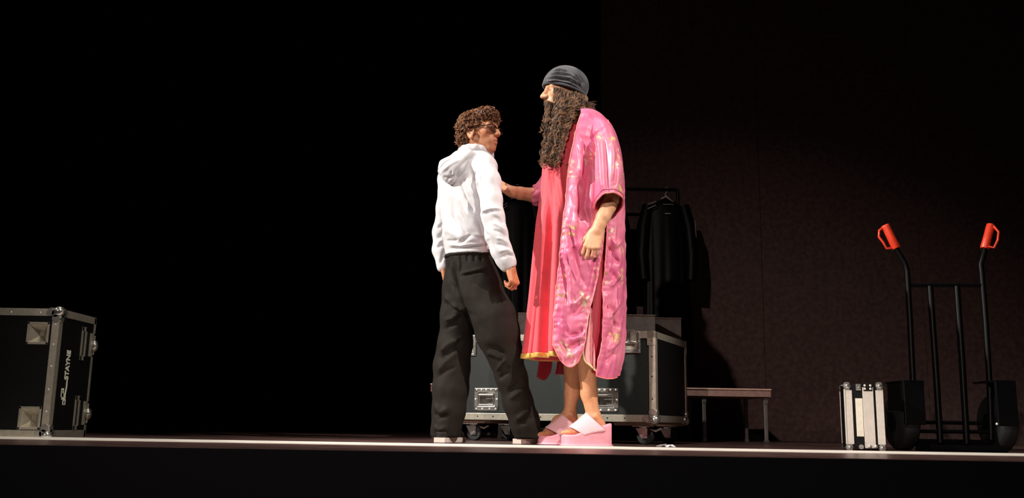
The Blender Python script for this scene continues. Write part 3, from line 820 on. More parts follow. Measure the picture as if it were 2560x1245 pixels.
def head_field(c, Hh, fwd, h=0.0026, neck_to=None, neck_r=0.058, ears=True, tilt=0.0):
    """head in local axes x forward, y left, z up; size Hh from chin to crown"""
    f = norm((fwd[0], fwd[1], 0)); up0 = np.array([0,0,1.0])
    f3 = f*math.cos(tilt) + up0*math.sin(tilt); left = np.cross(up0, f); up = np.cross(f3, left)
    R = np.stack([f3, left, up], 1)
    def w(p): return np.array(c) + R @ (np.array(p)*Hh)
    S = Hh
    ext = 0.72*Hh
    lo = np.array(c) - ext; hi = np.array(c) + ext; lo[2] -= 0.22*Hh
    F = Field(lo, hi, h)
    F.ell(w((-.04,0,.13)), np.array((.425,.32,.37))*S, 0, R)
    F.ell(w((.13,0,-.10)), np.array((.262,.232,.36))*S, 0.03, R)
    for s in (-1, 1):
        F.cone(w((-.02,s*.215,-.20)), w((.25,s*.065,-.39)), .070*S, .070*S, 0.015)
        F.ell(w((.235,s*.175,-.055)), np.array((.11,.085,.10))*S, 0.02, R)
        F.cone(w((.33,s*.19,.075)), w((.375,s*.03,.085)), .045*S, .045*S, 0.018)
    F.ell(w((.285,0,-.40)), np.array((.085,.095,.075))*S, 0.02, R)
    F.ell(w((.285,0,-.25)), np.array((.115,.15,.12))*S, 0.02, R)
    for s in (-1, 1):
        F.ell(w((.405,s*.14,.012)), np.array((.075,.085,.055))*S, 0.015, R, 'c')
    F.cone(w((.385,0,.06)), w((.475,0,-.105)), .032*S, .047*S, 0.012)
    F.cone(w((.40,0,-.02)), w((.41,0,-.12)), .04*S, .045*S, 0.012)
    for s in (-1, 1): F.ell(w((.425,s*.055,-.125)), np.array((.045,.032,.034))*S, 0.007, R)
    for s in (-1, 1):
        F.cone(w((.408,0,-.232)), w((.325,s*.125,-.266)), .026*S, .014*S, 0.006)
        F.cone(w((.400,0,-.296)), w((.325,s*.12,-.274)), .030*S, .014*S, 0.006)
        F.cone(w((.43,0,-.262)), w((.35,s*.10,-.266)), .006*S, .006*S, 0.004, 'c')
        # lids and eyeball bulge
        F.ell(w((.322,s*.138,.012)), np.array((.062,.066,.060))*S, 0.004, R)
    if ears:
        for s in (-1, 1):
            e = np.array((-.03, s*.325, -.045))
            F.ell(w(e), np.array((.095,.034,.155))*S, 0.005, R)
            F.ell(w(e + np.array((.014, s*.026, .02))), np.array((.058,.022,.10))*S, 0.004, R, 'c')
            F.ell(w(e + np.array((.01, 0, -.135))), np.array((.045,.028,.040))*S, 0.005, R)
            F.ell(w(e + np.array((.075, 0, -.03))), np.array((.020,.026,.04))*S, 0.004, R)
    if neck_to is not None:
        F.cone(w((-.13,0,-.22)), neck_to, neck_r*0.98, neck_r*1.1, 0.02)
        F.cone(w((-.05,.12,-.2)), np.array(neck_to)+R@np.array((.035,.02,0)), .022, .02, 0.02)
        F.cone(w((-.05,-.12,-.2)), np.array(neck_to)+R@np.array((.035,-.02,0)), .022, .02, 0.02)
    return F, R, w

def head_tints(V, c, R, Hh, beard=0.0):
    L = ((V - np.array(c)) @ R)/Hh
    t = np.ones((len(V), 3))
    def blob(p, r, colour, soft=0.35):
        d = np.sqrt((((L - np.array(p))/np.array(r))**2).sum(1)); k = np.clip((1-d)/soft, 0, 1)[:,None]
        return t*(1-k) + k*np.array(colour)
    t = blob((.40,0,-.264), (.09,.10,.055), (.84,.52,.50))
    for s in (-1, 1):
        t = blob((.38,s*.12,.115), (.10,.095,.022), (.32,.24,.20), .5)
        t = blob((.36,s*.14,.012), (.06,.075,.028), (.80,.78,.78), .4)
        t = blob((.37,s*.14,.012), (.05,.028,.026), (.12,.10,.10), .4)
        t = blob((.25,s*.2,-.08), (.12,.1,.1), (1.0,.88,.84), 1.0)
        t = blob((.44,s*.03,-.14), (.03,.018,.012), (.45,.3,.26), .5)
    if beard:
        k = beard*np.clip((-.16 - L[:,2])/.08, 0, 1)*np.clip((L[:,0]+.02)/.1, 0, 1)*np.clip((.5-np.abs(L[:,2]+.3))/.1,0,1)
        lip = np.clip(1.2 - np.sqrt(((L-np.array((.40,0,-.264)))/np.array((.1,.10,.05)))**2).sum(1), 0, 1) if False else 0
        t = t*(1-k[:,None]*(1-np.array((.74,.70,.70))))
    return t

def hand_chain(F, wrist, d, n, size=1.0, curl=(20,25,20), spread=3.0, thumb_side=1, thumb=(35,20,15), k=0.004, forearm=None, curls=None, thumb_out=45):
    """hand along d from the wrist; n points out of the back of the hand; thumb_side +1 puts the thumb on d x n"""
    d = norm(d); n = norm(np.array(n) - d*np.dot(n, d)); s = np.cross(d, n)*thumb_side
    wr = np.array(wrist, float)
    L = 0.185*size
    pl = 0.50*L
    fl = [0.42, 0.47, 0.44, 0.34]; fr = [.0090,.0092,.0086,.0076]
    offs = [0.030, 0.010, -0.010, -0.029]
    ends = [1.0, 1.03, 0.99, 0.91]
    for i in range(4):
        kn = wr + d*pl*ends[i] + s*offs[i]*size
        base = wr + d*0.012*size + s*offs[i]*0.62*size
        F.cone(base, kn, .0135*size, .0118*size, 0.014)
    F.ell(wr + d*pl*.5 + s*0.0 - n*.003, np.array((pl*.55, .036*size, .013*size)), 0.012, np.stack([d, s, n], 1))
    def rot(v, ax, a):
        a = math.radians(a); ax = norm(ax); return v*math.cos(a) + np.cross(ax, v)*math.sin(a) + ax*np.dot(ax, v)*(1-math.cos(a))
    bend_ax = np.cross(n, d)      # rotates d towards -n
    for i in range(4):
        kn = wr + d*pl*ends[i] + s*offs[i]*size
        v = rot(d, n, 0); v = norm(d + s*math.tan(math.radians((1.5-i)*spread)))
        cs = curls[i] if curls else curl
        p = kn; r0 = fr[i]*size*1.08
        lens = np.array((.45,.31,.24))*fl[i]*L
        tot = 0
        ax = norm(np.cross(v, -n))
        for j in range(3):
            tot += cs[j]
            vv = rot(v, ax, tot)
            q = p + vv*lens[j]; r1 = fr[i]*size*(1.0, .90, .78)[j]
            F.cone(p, q, r0, r1, 0.0025 if j == 0 else 0.0015)
            p, r0 = q, r1*1.02
    # thumb from the side of the palm near its base
    b = wr + d*.022*size + s*.024*size - n*.004
    v = norm(d*math.cos(math.radians(thumb_out)) + s*math.sin(math.radians(thumb_out)) - n*0.35)
    m = b + v*.040*size
    F.cone(b, m, .0155*size, .0120*size, 0.012)
    v2 = norm(v + (d - v)*thumb[0]/60.0 - n*0.15); t1 = m + v2*.032*size; F.cone(m, t1, .0112*size, .0100*size, 0.003)
    v3 = norm(v2 + (d - v2)*thumb[1]/60.0 - n*0.2); t2 = t1 + v3*.026*size; F.cone(t1, t2, .0100*size, .0082*size, 0.003)
    if forearm is not None:
        F.cone(wr + d*.012, wr - d*.004, .024*size, .0245*size, 0.012)

# ------------------------------------------------------------------ the man in the white hoodie
MY = 4.82
person1 = thing('person', 'person in a white hoodie, dark trousers and glasses looking back over the shoulder', 'person', (at(1190, 1110, MY)[0], MY, 0.0))
FA = math.radians(40); FW = np.array([math.sin(FA), math.cos(FA), 0]); RT = np.array([math.cos(FA), -math.sin(FA), 0])
hc = at(1199, 333, 4.80); HH = 0.246
phi = math.radians(30)
F, HR, hw_ = head_field(hc, HH, (math.cos(phi), -math.sin(phi)), neck_to=at(1180, 398, 4.85), neck_r=0.054, tilt=math.radians(3))
Vh, Fh = F.mesh(1)
th = head_tints(Vh, hc, HR, HH, beard=0.75)
# torso and limbs under the clothes
def lev(rows, Y0):
    out = []
    for py, px, a, b, *yy in rows:
        q = at(px, py, yy[0] if yy else Y0); out.append((q[2], q[0], q[1], a, b))
    return out
lo = at(1060, 1118, MY) - np.array([0, .45, 0]); hi = at(1360, 380, MY) + np.array([0, .45, 0.02]); lo[2] = 0.0
F = Field(lo, hi, 0.010)
yaw1 = math.atan2(RT[1], RT[0])
F.stack(lev([(645,1170,.098,.068),(625,1170,.102,.072),(560,1170,.13,.09),(480,1171,.15,.10),(425,1175,.145,.09),(398,1181,.09,.07),(382,1184,.055,.055)], MY), yaw1, .02)
F.stack(lev([(760,1184,.10,.07),(700,1180,.12,.08),(640,1172,.105,.072)], 4.85), yaw1, .01)
for ch in ([(1152,735,4.89,26),(1134,880,4.92,26),(1126,960,4.92,24),(1116,1050,4.92,17)], [(1212,740,4.81,26),(1246,840,4.80,28),(1275,930,4.83,24),(1308,1045,4.87,17)],
           [(1214,414,4.72,17),(1231,540,4.63,16),(1272,655,4.63,12)], [(1114,452,4.93,13),(1104,580,5.0,9),(1108,660,4.985,9)]):
    F.chain([P(*c) for c in ch], .02)
Vt, Ft = F.mesh(1)
# right hand, loosely closed
wr = at(1274, 664, 4.63)
F = Field(wr - np.array([.10,.11,.17]), wr + np.array([.12,.11,.07]), 0.0024)
dh = norm(at(1288, 712, 4.62) - wr)
hand_chain(F, wr + dh*.004, dh, norm((.80,-.55,.2)), 0.94, curls=[(62,75,45),(60,78,45),(58,78,45),(55,78,45)], thumb_side=-1, thumb_out=28, thumb=(40,30,10))
F.chain([P(1265,636,4.63,12), tuple(wr) + (.0255,), tuple(wr + dh*.02) + (.0245,)], .012)
Vr, Fr_ = F.mesh(1)
# left hand, hidden at the front of the thigh
wl = at(1110, 668, 4.98)
F = Field(wl - np.array([.10,.11,.17]), wl + np.array([.12,.12,.07]), 0.003)
hand_chain(F, wl, norm((.25,.25,-1)), norm((-.9,.3,0)), 0.94, curls=[(35,40,25)]*4, thumb_side=1, thumb_out=30)
F.chain([P(1106,640,4.99,9), tuple(wl) + (.024,)], .012)
Vl, Fl = F.mesh(1)
V, Fc = join([(Vh, Fh), (Vt, Ft), (Vr, Fr_), (Vl, Fl)])
tint = np.concatenate([th, np.ones((len(Vt), 3)), np.tile([.92,.80,.74], (len(Vr), 1)), np.ones((len(Vl), 3))])
body1 = mesh_obj('body', V, Fc, M['skin2'], person1, True, True, tint)

# hair: a rough under-volume and many ringlets
F = Field(hc - .17, hc + .17, 0.0035)
F.ell(hw_((-.09,0,.165)), np.array((.44,.375,.345))*HH, 0, HR)
F.ell(hw_((-.27,0,-.06)), np.array((.23,.32,.27))*HH, .02, HR)
F.ell(hw_((.16,0,.32)), np.array((.285,.295,.195))*HH, .02, HR)
for s in (-1, 1):
    F.ell(hw_((.07,s*.33,-.05)), np.array((.17,.08,.17))*HH, .004, HR, 'c')
    F.ell(hw_((.30,s*.26,.02)), np.array((.23,.22,.17))*HH, .004, HR, 'c')
Vh2, Fh2 = F.mesh(1)
N2 = vnormals(Vh2, Fh2)
Vh2 = Vh2 + N2*(.006*vnoise(Vh2*90))[:,None]
hair1 = mesh_obj('hair', Vh2, Fh2, M['hair_under'], person1, True, True)
rng = np.random.default_rng(3)
Lh = ((Vh2 - hc) @ HR)/HH
ok = np.where((Lh[:,0]*0.9 - Lh[:,2] < .30) & (Lh[:,2] > -.34))[0]
paths, rads = [], []
for i in rng.choice(ok, 1050):
    p0 = Vh2[i]; n = N2[i]
    tan = norm(np.cross(n, rng.normal(0, 1, 3)))
    dirn = norm(n*.35 + tan*.8 + np.array([0,0,-.35]) + HR[:,0]*0.15)
    ln = rng.uniform(.022, .046); turns = rng.uniform(.7, 1.5); m = 20; t = np.linspace(0, 1, m)
    a = norm(np.cross(dirn, n)); b = np.cross(dirn, a); rad = rng.uniform(.004, .009)
    ph = rng.uniform(0, 6.28)
    for q_ in range(3):
        ph2_ = ph + rng.normal(0, .25); rd = rad*rng.uniform(.8, 1.15); off = rng.normal(0, .0012, 3)
        p = p0 - n*.002 + off + dirn[None]*(t*ln)[:,None] + (a[None]*np.cos(t*turns*6.28+ph2_)[:,None] + b[None]*np.sin(t*turns*6.28+ph2_)[:,None])*rd*np.minimum(1, t*3)[:,None] - n[None]*(t*t*ln*.25)[:,None]
        paths.append(p); rads.append(rng.uniform(.0008, .0016)*np.sin(np.pi*np.clip(t*.85+.15, 0, 1))**.5 + .0003)
Vc, Fcu = tubes(paths, rads, 4)
o = mesh_obj('ringlets', Vc, Fcu, M['hair_brown'], hair1, True, True); o['kind'] = 'stuff'

# glasses
g = MB()
def lens_ring(s, m=20):
    pts = []
    for k in range(m+1):
        a = 2*math.pi*k/m; ca, sa = math.cos(a), math.sin(a)
        pts.append(hw_((.445 - .05*abs(s*.145+ca*.118)/.2*.6, s*.145 + .118*np.sign(ca)*abs(ca)**.7, -.005 + .078*np.sign(sa)*abs(sa)**.7)))
    return pts
roff = np.array(person1.location)
for s in (-1, 1):
    g.tube([p - roff for p in lens_ring(s)], .0028, 8)
    g.tube([hw_((.425,s*.26,.035)) - roff, hw_((.22,s*.315,.03)) - roff, hw_((.0,s*.345,.03)) - roff, hw_((-.07,s*.34,-.02)) - roff], .0026, 8)
g.tube([hw_((.45,-.04,.01)) - roff, hw_((.47,0,.02)) - roff, hw_((.45,.04,.01)) - roff], .0026, 8)
gl = g.build('glasses', M['glasses'], person1)
for s in (-1, 1):
    r_ = lens_ring(s, 20)[:-1]; cpt = np.mean(r_, 0)
    V = np.array(r_ + [cpt]) - roff; mesh_obj('lens', V, [(k, (k+1) % 20, 20) for k in range(20)], M['lens'], gl, True)

# hoodie
lo = at(1060, 700, MY) - np.array([0, .40, 0]); hi = at(1320, 360, MY) + np.array([0, .42, .03])
F = Field(lo, hi, 0.0048)
F.stack(lev([(637,1171,.134,.098,4.83),(622,1171,.142,.104,4.83),(600,1171,.150,.110),(560,1170,.153,.114),(500,1170,.165,.122),(450,1171,.172,.122),(420,1175,.165,.110),(398,1181,.125,.095),(384,1185,.088,.080),(370,1188,.066,.068)], MY), yaw1, .015)
F.chain([P(*c) for c in [(1212,415,4.72,28),(1222,455,4.68,29),(1228,500,4.65,28),(1231,540,4.63,28),(1241,585,4.62,27),(1254,625,4.62,25),(1266,652,4.625,21),(1270,661,4.63,20)]], .03)
F.chain([P(*c) for c in [(1116,448,4.92,22),(1111,520,4.97,20),(1102,580,5.0,20),(1101,625,5.0,19),(1108,668,4.98,15)]], .03)
F.chain([P(*c) for c in [(1190,390,4.80,20),(1212,412,4.73,24)]], .03)
F.chain([P(*c) for c in [(1172,388,4.86,20),(1116,446,4.92,20)]], .03)
# neck opening and cuff mouth
F.cone(at(1192, 366, 4.82), at(1186, 385, 4.83), .058, .052, .004, 'c')
F.cone(at(1276, 672, 4.63), at(1272, 664, 4.63), .030, .024, .003, 'c')
V, Fc = F.mesh(2)
N = vnormals(V, Fc)
hood_folds = [(-.010,5,[(1177,425),(1186,460),(1195,500),(1200,540)]), (.007,6,[(1166,440),(1180,480),(1196,525)]), (-.008,5,[(1150,460),(1168,500),(1192,540)]),
    (.007,7,[(1140,480),(1165,530),(1200,570)]), (-.006,7,[(1125,480),(1135,540),(1165,580),(1205,590)]), (.008,9,[(1108,500),(1120,570),(1160,600),(1215,588)]),
    (-.011,5,[(1148,606),(1175,590),(1222,600)]), (.006,4,[(1118,603),(1150,612),(1222,606)]), (-.007,3,[(1116,614),(1160,618),(1225,612)]), (.005,4,[(1116,625),(1170,627),(1228,624)]),
    (-.006,3,[(1113,593),(1130,598),(1146,597)]),
    (-.010,5,[(1192,480),(1197,540),(1206,580),(1222,610),(1240,655)]), (-.006,5,[(1184,430),(1196,445),(1210,470)]), (.006,4,[(1200,430),(1192,470),(1197,520)]),
    (.007,3.5,[(1202,543),(1225,537),(1254,534)]), (-.008,3,[(1204,548),(1228,542),(1256,539)]),
    (-.006,4,[(1232,555),(1248,560),(1262,575)]), (.006,4,[(1228,570),(1248,578),(1266,592)]), (-.006,4,[(1232,588),(1252,594),(1270,606)]), (.006,4,[(1240,606),(1258,612),(1272,622)]),
    (-.006,4,[(1240,622),(1260,626),(1276,630)]), (.006,4,[(1248,640),(1268,636),(1284,644)]), (-.007,3,[(1252,655),(1270,648),(1288,650)]),
    (-.007,4,[(1084,545),(1096,538),(1102,548)]), (-.007,4,[(1084,570),(1096,562),(1104,566)]), (-.007,4,[(1082,596),(1096,588),(1104,592)]), (.006,4,[(1084,583),(1096,576),(1104,580)]), (-.007,4,[(1090,640),(1098,620),(1103,600)])]
V = strokes(V, N, 4.70, [(a*1.5, b, c) for a, b, c in hood_folds])
N = vnormals(V, Fc); V = V + N*(.0035*vnoise(V*np.array([14,14,10])) + .0016*vnoise(V*np.array([40,40,26])))[:,None]
hoodie = mesh_obj('hoodie', V, Fc, M['hoodie'], person1, True, True)
# hood hanging on the back
F = Field(at(1070, 490, 4.7)-np.array([0,.2,0]), at(1260, 352, 4.7)+np.array([0,.35,0]), .0042)
F.chain([P(*c) for c in [(1178,384,4.80,17),(1150,398,4.74,20),(1122,420,4.72,24),(1124,440,4.715,16),(1128,452,4.72,9)]], .03)
F.chain([P(*c) for c in [(1172,388,4.72,15),(1142,418,4.69,17),(1134,440,4.70,12)]], .025)
F.chain([P(*c) for c in [(1112,412,4.78,16),(1106,428,4.76,12)]], .02)
# collar band round the neck
for k in range(14):
    a0, a1 = 2*math.pi*k/14, 2*math.pi*(k+1)/14
    cc = at(1190, 384, 4.82)
    p0 = cc + RT*.078*math.cos(a0) + FW*.076*math.sin(a0) + np.array([0,0,-.012*math.sin(a0)]); p1 = cc + RT*.078*math.cos(a1) + FW*.076*math.sin(a1) + np.array([0,0,-.012*math.sin(a1)])
    F.cone(p0, p1, .019, .019, .012)
V, Fc = F.mesh(2); N = vnormals(V, Fc)
V = strokes(V, N, 4.68, [(-.010,4,[(1182,386),(1160,408),(1146,430),(1138,456)]), (-.006,3,[(1096,424),(1112,408),(1132,396),(1155,388)]), (.006,4,[(1100,432),(1125,415),(1150,402)]), (-.007,4,[(1104,440),(1122,446),(1140,440)]), (-.006,3,[(1116,452),(1126,440),(1130,428)])])
hood = mesh_obj('hood', V, Fc, M['hoodie'], hoodie, True, True)
# black elastic in the cuff
cu = MB(); q = at(1273, 667, 4.63) - roff
pts = [tuple(q + np.array([.034*math.cos(a), .034*math.sin(a), .013*math.cos(a) - .002])) for a in np.linspace(0, 2*math.pi, 25)]
cu.tube(pts, .0032, 6); cu.build('cuff_elastic', M['black_cloth'], hoodie)

# trousers
lo = at(1050, 1116, MY) - np.array([0, .40, 0]); hi = at(1370, 615, MY) + np.array([0, .40, 0]); lo[2] = 0.02
F = Field(lo, hi, 0.0055)
F.stack(lev([(628,1171,.132,.098),(650,1172,.140,.104),(680,1178,.158,.112),(710,1182,.166,.118),(750,1186,.160,.118),(780,1190,.13,.105)], 4.84), yaw1, .03)
F.chain([P(*c) for c in [(1150,720,4.89,44),(1143,790,4.90,40),(1137,860,4.915,41),(1129,920,4.92,43),(1126,970,4.92,43),(1122,1025,4.92,39),(1114,1075,4.92,34),(1112,1106,4.92,32)]], .035)
F.chain([P(*c) for c in [(1208,730,4.80,49),(1234,790,4.79,54),(1245,835,4.80,53),(1262,885,4.82,42),(1278,945,4.84,36),(1294,1005,4.86,35),(1313,1055,4.88,34),(1319,1098,4.885,30)]], .035)
F.cone(at(1172, 612, 4.84), at(1172, 634, 4.84), .115, .10, .004, 'c')
F.plane_cut((0, 0, 0.030), (0, 0, -1))
V, Fc = F.mesh(2); N = vnormals(V, Fc)
tf = [(-.012,5,[(1132,650),(1142,700),(1160,760),(1188,835)]), (.006,5,[(1146,700),(1166,760),(1192,830)]), (-.008,4,[(1118,655),(1124,690),(1136,730)]), (.006,4,[(1125,655),(1131,690),(1142,725)]),
    (.007,3,[(1152,690),(1180,686),(1215,678)]), (-.008,3,[(1152,695),(1180,690),(1216,683)]), (-.006,3,[(1150,640),(1155,665),(1150,690)]), (-.005,3,[(1168,642),(1172,660)]), (-.005,3,[(1186,642),(1188,662)]), (-.005,3,[(1204,640),(1204,660)]),
    (.009,6,[(1110,735),(1128,760),(1148,775)]), (-.009,5,[(1110,750),(1130,772),(1155,785)]), (.009,6,[(1108,800),(1130,795),(1152,780)]), (-.009,5,[(1108,820),(1130,812),(1156,795)]),
    (.010,6,[(1098,880),(1120,860),(1150,845)]), (-.010,6,[(1095,900),(1122,878),(1158,852)]), (.008,6,[(1092,930),(1112,905),(1150,875)]), (-.007,6,[(1090,945),(1115,925),(1140,915)]),
    (.008,6,[(1084,1010),(1100,1030),(1122,1020)]), (-.009,5,[(1083,1030),(1100,1045),(1125,1035)]), (.008,5,[(1082,1065),(1098,1075),(1115,1068)]), (-.008,4,[(1083,1082),(1100,1088),(1120,1082)]),
    (.008,6,[(1215,880),(1238,890),(1255,900)]), (-.009,5,[(1218,868),(1245,876),(1262,888)]), (.008,5,[(1240,930),(1255,910),(1268,898)]), (-.009,5,[(1246,950),(1262,935),(1278,915)]), (-.008,6,[(1268,985),(1290,965),(1308,950)]), (.008,6,[(1272,1000),(1292,985),(1314,972)]),
    (.008,6,[(1290,1050),(1310,1035),(1328,1020)]), (-.008,6,[(1292,1062),(1316,1052),(1336,1040)])]
V = strokes(V, N, 4.80, [(a*1.4, b, c) for a, b, c in tf])
N = vnormals(V, Fc); V = V + N*(.004*vnoise(V*np.array([12,12,9])) + .002*vnoise(V*np.array([34,34,22])))[:,None]
trousers = mesh_obj('trousers', V, Fc, M['trouser'], person1, True, True)
# waistband
wb = MB(); pts = []
c0 = at(1172, 641, 4.84) - roff
for a in np.linspace(0, 2*math.pi, 41): pts.append(tuple(c0 + RT*.133*math.cos(a) + FW*.099*math.sin(a)))
wb.tube(pts, .011, 8); wb.build('waistband', M['trouser'], trousers)
# shoes
def shoe(heel_px, toe_px, Y, dirv, label=None):
    h = at(heel_px, 1110, Y); d = norm((dirv[0], dirv[1], 0)); s = np.cross((0,0,1.0), d)
    L = 0.285; base = np.array([h[0], Y, 0.0])
    V = []; prof = [(-.0,.030),(.03,.038),(.09,.036),(.16,.040),(.22,.043),(.26,.036),(.285,.012)]
    # sole: outline extruded
    outl = [base + d*a + s*b for a, b in prof] + [base + d*a - s*b for a, b in prof[::-1]]
    n = len(outl); z0, z1 = .0025, .027
    V = [(p[0], p[1], z0) for p in outl] + [(p[0], p[1], z1) for p in outl]
    Fs = [tuple(range(n)), tuple(range(2*n-1, n-1, -1))] + [(i, (i+1) % n, (i+1) % n + n, i+n) for i in range(n)]
    F = Field(base + np.array([-.33,-.33,0]), base + np.array([.33,.33,.14]), .005)
    F.cone(base + d*.04 + np.array([0,0,.05]), base + d*.20 + np.array([0,0,.045]), .037, .036, .01)
    F.cone(base + d*.20 + np.array([0,0,.045]), base + d*.25 + np.array([0,0,.036]), .036, .028, .01)
    F.cone(base + d*.05 + np.array([0,0,.05]), base + d*.055 + np.array([0,0,.10]), .036, .038, .02)
    F.plane_cut((0,0,.024), (0,0,-1))
    Vu, Fu = F.mesh(1)
    so = mesh_obj('shoe', Vu, Fu, M['shoe'], person1, True, True)
    sl_ = mesh_obj('sole', np.array(V), Fs, M['sole'], so, False, True)
shoe(1098, 1156, 4.84, (.34, .94)); shoe(1292, 1400, 4.87, (.72, .70))

# ------------------------------------------------------------------ the performer in the pink gown
GY = 4.76
person2 = thing('person', 'person with a long beard in a pink satin gown, dark turban cap and platform slippers', 'person', (at(1450, 1115, GY)[0], GY, 0.0))
roff2 = np.array(person2.location)
# satin with a scattered floral print
def satin(name):
    m = mat(name, lin((214, 96, 142)), 0.42, 0, spec=0.45)
    nt = m.node_tree; N = nt.nodes; L = nt.links; b = N['Principled BSDF']
    tc = N.new('ShaderNodeTexCoord')
    nz = N.new('ShaderNodeTexNoise'); nz.inputs['Scale'].default_value = 5.0
    L.new(tc.outputs['Object'], nz.inputs['Vector'])
    base = N.new('ShaderNodeValToRGB'); cr = base.color_ramp
    cr.elements[0].position = .35; cr.elements[0].color = lin((202, 92, 132)) + (1,); cr.elements[1].position = .65; cr.elements[1].color = lin((226, 124, 152)) + (1,)
    L.new(nz.outputs['Fac'], base.inputs['Fac'])
    # flower clusters: cells of a large voronoi, petals from a finer one
    v1 = N.new('ShaderNodeTexVoronoi'); v1.inputs['Scale'].default_value = 7.5; v1.inputs['Randomness'].default_value = 0.9
    L.new(tc.outputs['Object'], v1.inputs['Vector'])
    n2 = N.new('ShaderNodeTexNoise'); n2.inputs['Scale'].default_value = 42.0; n2.inputs['Detail'].default_value = 3; L.new(tc.outputs['Object'], n2.inputs['Vector'])
    r1 = N.new('ShaderNodeMapRange'); r1.inputs['From Min'].default_value = .46; r1.inputs['From Max'].default_value = .26; L.new(v1.outputs['Distance'], r1.inputs['Value'])
    r2 = N.new('ShaderNodeMapRange'); r2.inputs['From Min'].default_value = .50; r2.inputs['From Max'].default_value = .60; L.new(n2.outputs['Fac'], r2.inputs['Value'])
    mu = N.new('ShaderNodeMath'); mu.operation = 'MULTIPLY'; L.new(r1.outputs['Result'], mu.inputs[0]); L.new(r2.outputs['Result'], mu.inputs[1])
    pc = N.new('ShaderNodeValToRGB'); c2 = pc.color_ramp; c2.elements[0].color = lin((232, 196, 136)) + (1,); c2.elements[1].color = lin((240, 220, 190)) + (1,)
    e = c2.elements.new(.5); e.color = lin((160, 116, 88)) + (1,)
    n3 = N.new('ShaderNodeTexNoise'); n3.inputs['Scale'].default_value = 18.0; L.new(tc.outputs['Object'], n3.inputs['Vector'])
    r3 = N.new('ShaderNodeMapRange'); r3.inputs['From Min'].default_value = .35; r3.inputs['From Max'].default_value = .65; L.new(n3.outputs['Fac'], r3.inputs['Value']); L.new(r3.outputs['Result'], pc.inputs['Fac'])
    mx = N.new('ShaderNodeMix'); mx.data_type = 'RGBA'; L.new(mu.outputs[0], mx.inputs['Factor']); L.new(base.outputs['Color'], mx.inputs['A']); L.new(pc.outputs['Color'], mx.inputs['B'])
    L.new(mx.outputs['Result'], b.inputs['Base Color'])
    return m
M['satin'] = satin('pink_floral_satin')
M['lining'] = mat('crimson_lining', lin((156, 22, 46)), 0.6)
M['coral'] = mat('coral_crepe', lin((226, 76, 90)), 0.7, 0, 0.05, 20, 0.08, 400, sheen=0.2)
M['gold_trim'] = mat('gold_ribbon', lin((214, 170, 84)), 0.4, 0.2, 0.15, 90)
M['pink_trim'] = mat('salmon_piping', lin((238, 130, 134)), 0.45)
M['pale_pink'] = mat('pale_pink_satin', lin((244, 168, 172)), 0.35, 0, 0.05, 20)
M['cream'] = mat('cream_binding', lin((240, 216, 160)), 0.45)
M['foam'] = mat('pink_foam', lin((240, 160, 176)), 0.6, 0, 0.05, 60, 0.1, 200, sss=0.05)
M['terry'] = mat('pink_terry', lin((244, 190, 200)), 0.85, 0, 0.06, 200, 0.5, 500, sheen=0.4)
M['turban'] = mat('charcoal_jersey', lin((66, 66, 72)), 0.7, 0, 0.08, 80, 0.1, 500, sheen=0.25)

# body ------------------------------------------------------------
hc2 = at(1410, 234, 4.76); H2 = 0.236; ph2 = math.radians(12)
F, HR2, hw2 = head_field(hc2, H2, (-math.cos(ph2), -math.sin(ph2)), neck_to=at(1440, 312, 4.78), neck_r=.066, ears=False)
for s in (-1, 1): F.ell(hw2((.43,s*.06,-.13)), np.array((.055,.036,.038))*H2, .008, HR2)
F.cone(hw2((.40,0,.04)), hw2((.50,0,-.115)), .030*H2, .050*H2, .010)
Vh, Fh = F.mesh(1); th = head_tints(Vh, hc2, HR2, H2)
lo = at(1280, 1000, GY) - np.array([0, .42, 0]); hi = at(1590, 300, GY) + np.array([0, .42, .02])
F = Field(lo, hi, .011)
F.stack(lev([(760,1462,.11,.11),(700,1465,.12,.12),(620,1462,.12,.12),(540,1460,.13,.12),(440,1458,.13,.14),(380,1460,.125,.15),(335,1462,.10,.13),(305,1448,.06,.07)], GY), 0, .03)
F.chain([P(*c) for c in [(1462,740,4.74,34),(1464,870,4.705,25)]], .03)
F.chain([P(*c) for c in [(1450,740,4.84,34),(1430,870,4.90,26)]], .03)
F.chain([P(*c) for c in [(1500,345,4.62,24),(1528,430,4.57,20),(1530,500,4.56,19)]], .03)
F.chain([P(*c) for c in [(1450,375,4.93,24),(1400,470,4.98,19),(1350,492,4.95,18)]], .03)
Vt, Ft = F.mesh(1)
# near arm and hand
w2 = at(1494, 574, 4.545)
F = Field(at(1425, 690, 4.5) - np.array([0,.10,0]), at(1560, 470, 4.5) + np.array([0,.20,0]), .0025)
F.chain([P(1531,490,4.565,20), P(1522,515,4.56,19), P(1508,543,4.55,18), P(1499,562,4.545,15.5), tuple(w2) + (.030,)], .012)
d2 = norm(at(1474, 634, 4.53) - w2)
hand_chain(F, w2, d2, (-.12,-1.0,.28), 1.06, curls=[(28,30,18),(24,30,20),(26,34,20),(30,36,22)], spread=4.5, thumb_side=1, thumb_out=34, forearm=True)
Va, Fa = F.mesh(1)
# far arm and hand laid on the other performer
w3 = at(1276, 478, 4.865)
F = Field(at(1195, 530, 4.8) - np.array([0,.10,0]), at(1385, 420, 4.8) + np.array([0,.30,0]), .0025)
F.chain([P(1370,492,4.95,20), P(1335,488,4.93,18.5), P(1300,483,4.89,16), P(1284,480,4.87,14), tuple(w3) + (.028,)], .012)
hand_chain(F, w3, (-.80,-.10,.42), (.45,-.62,.55), 1.04, curls=[(8,12,8)]*4, spread=6, thumb_side=1, thumb_out=48, forearm=True)
Vb, Fb = F.mesh(1)
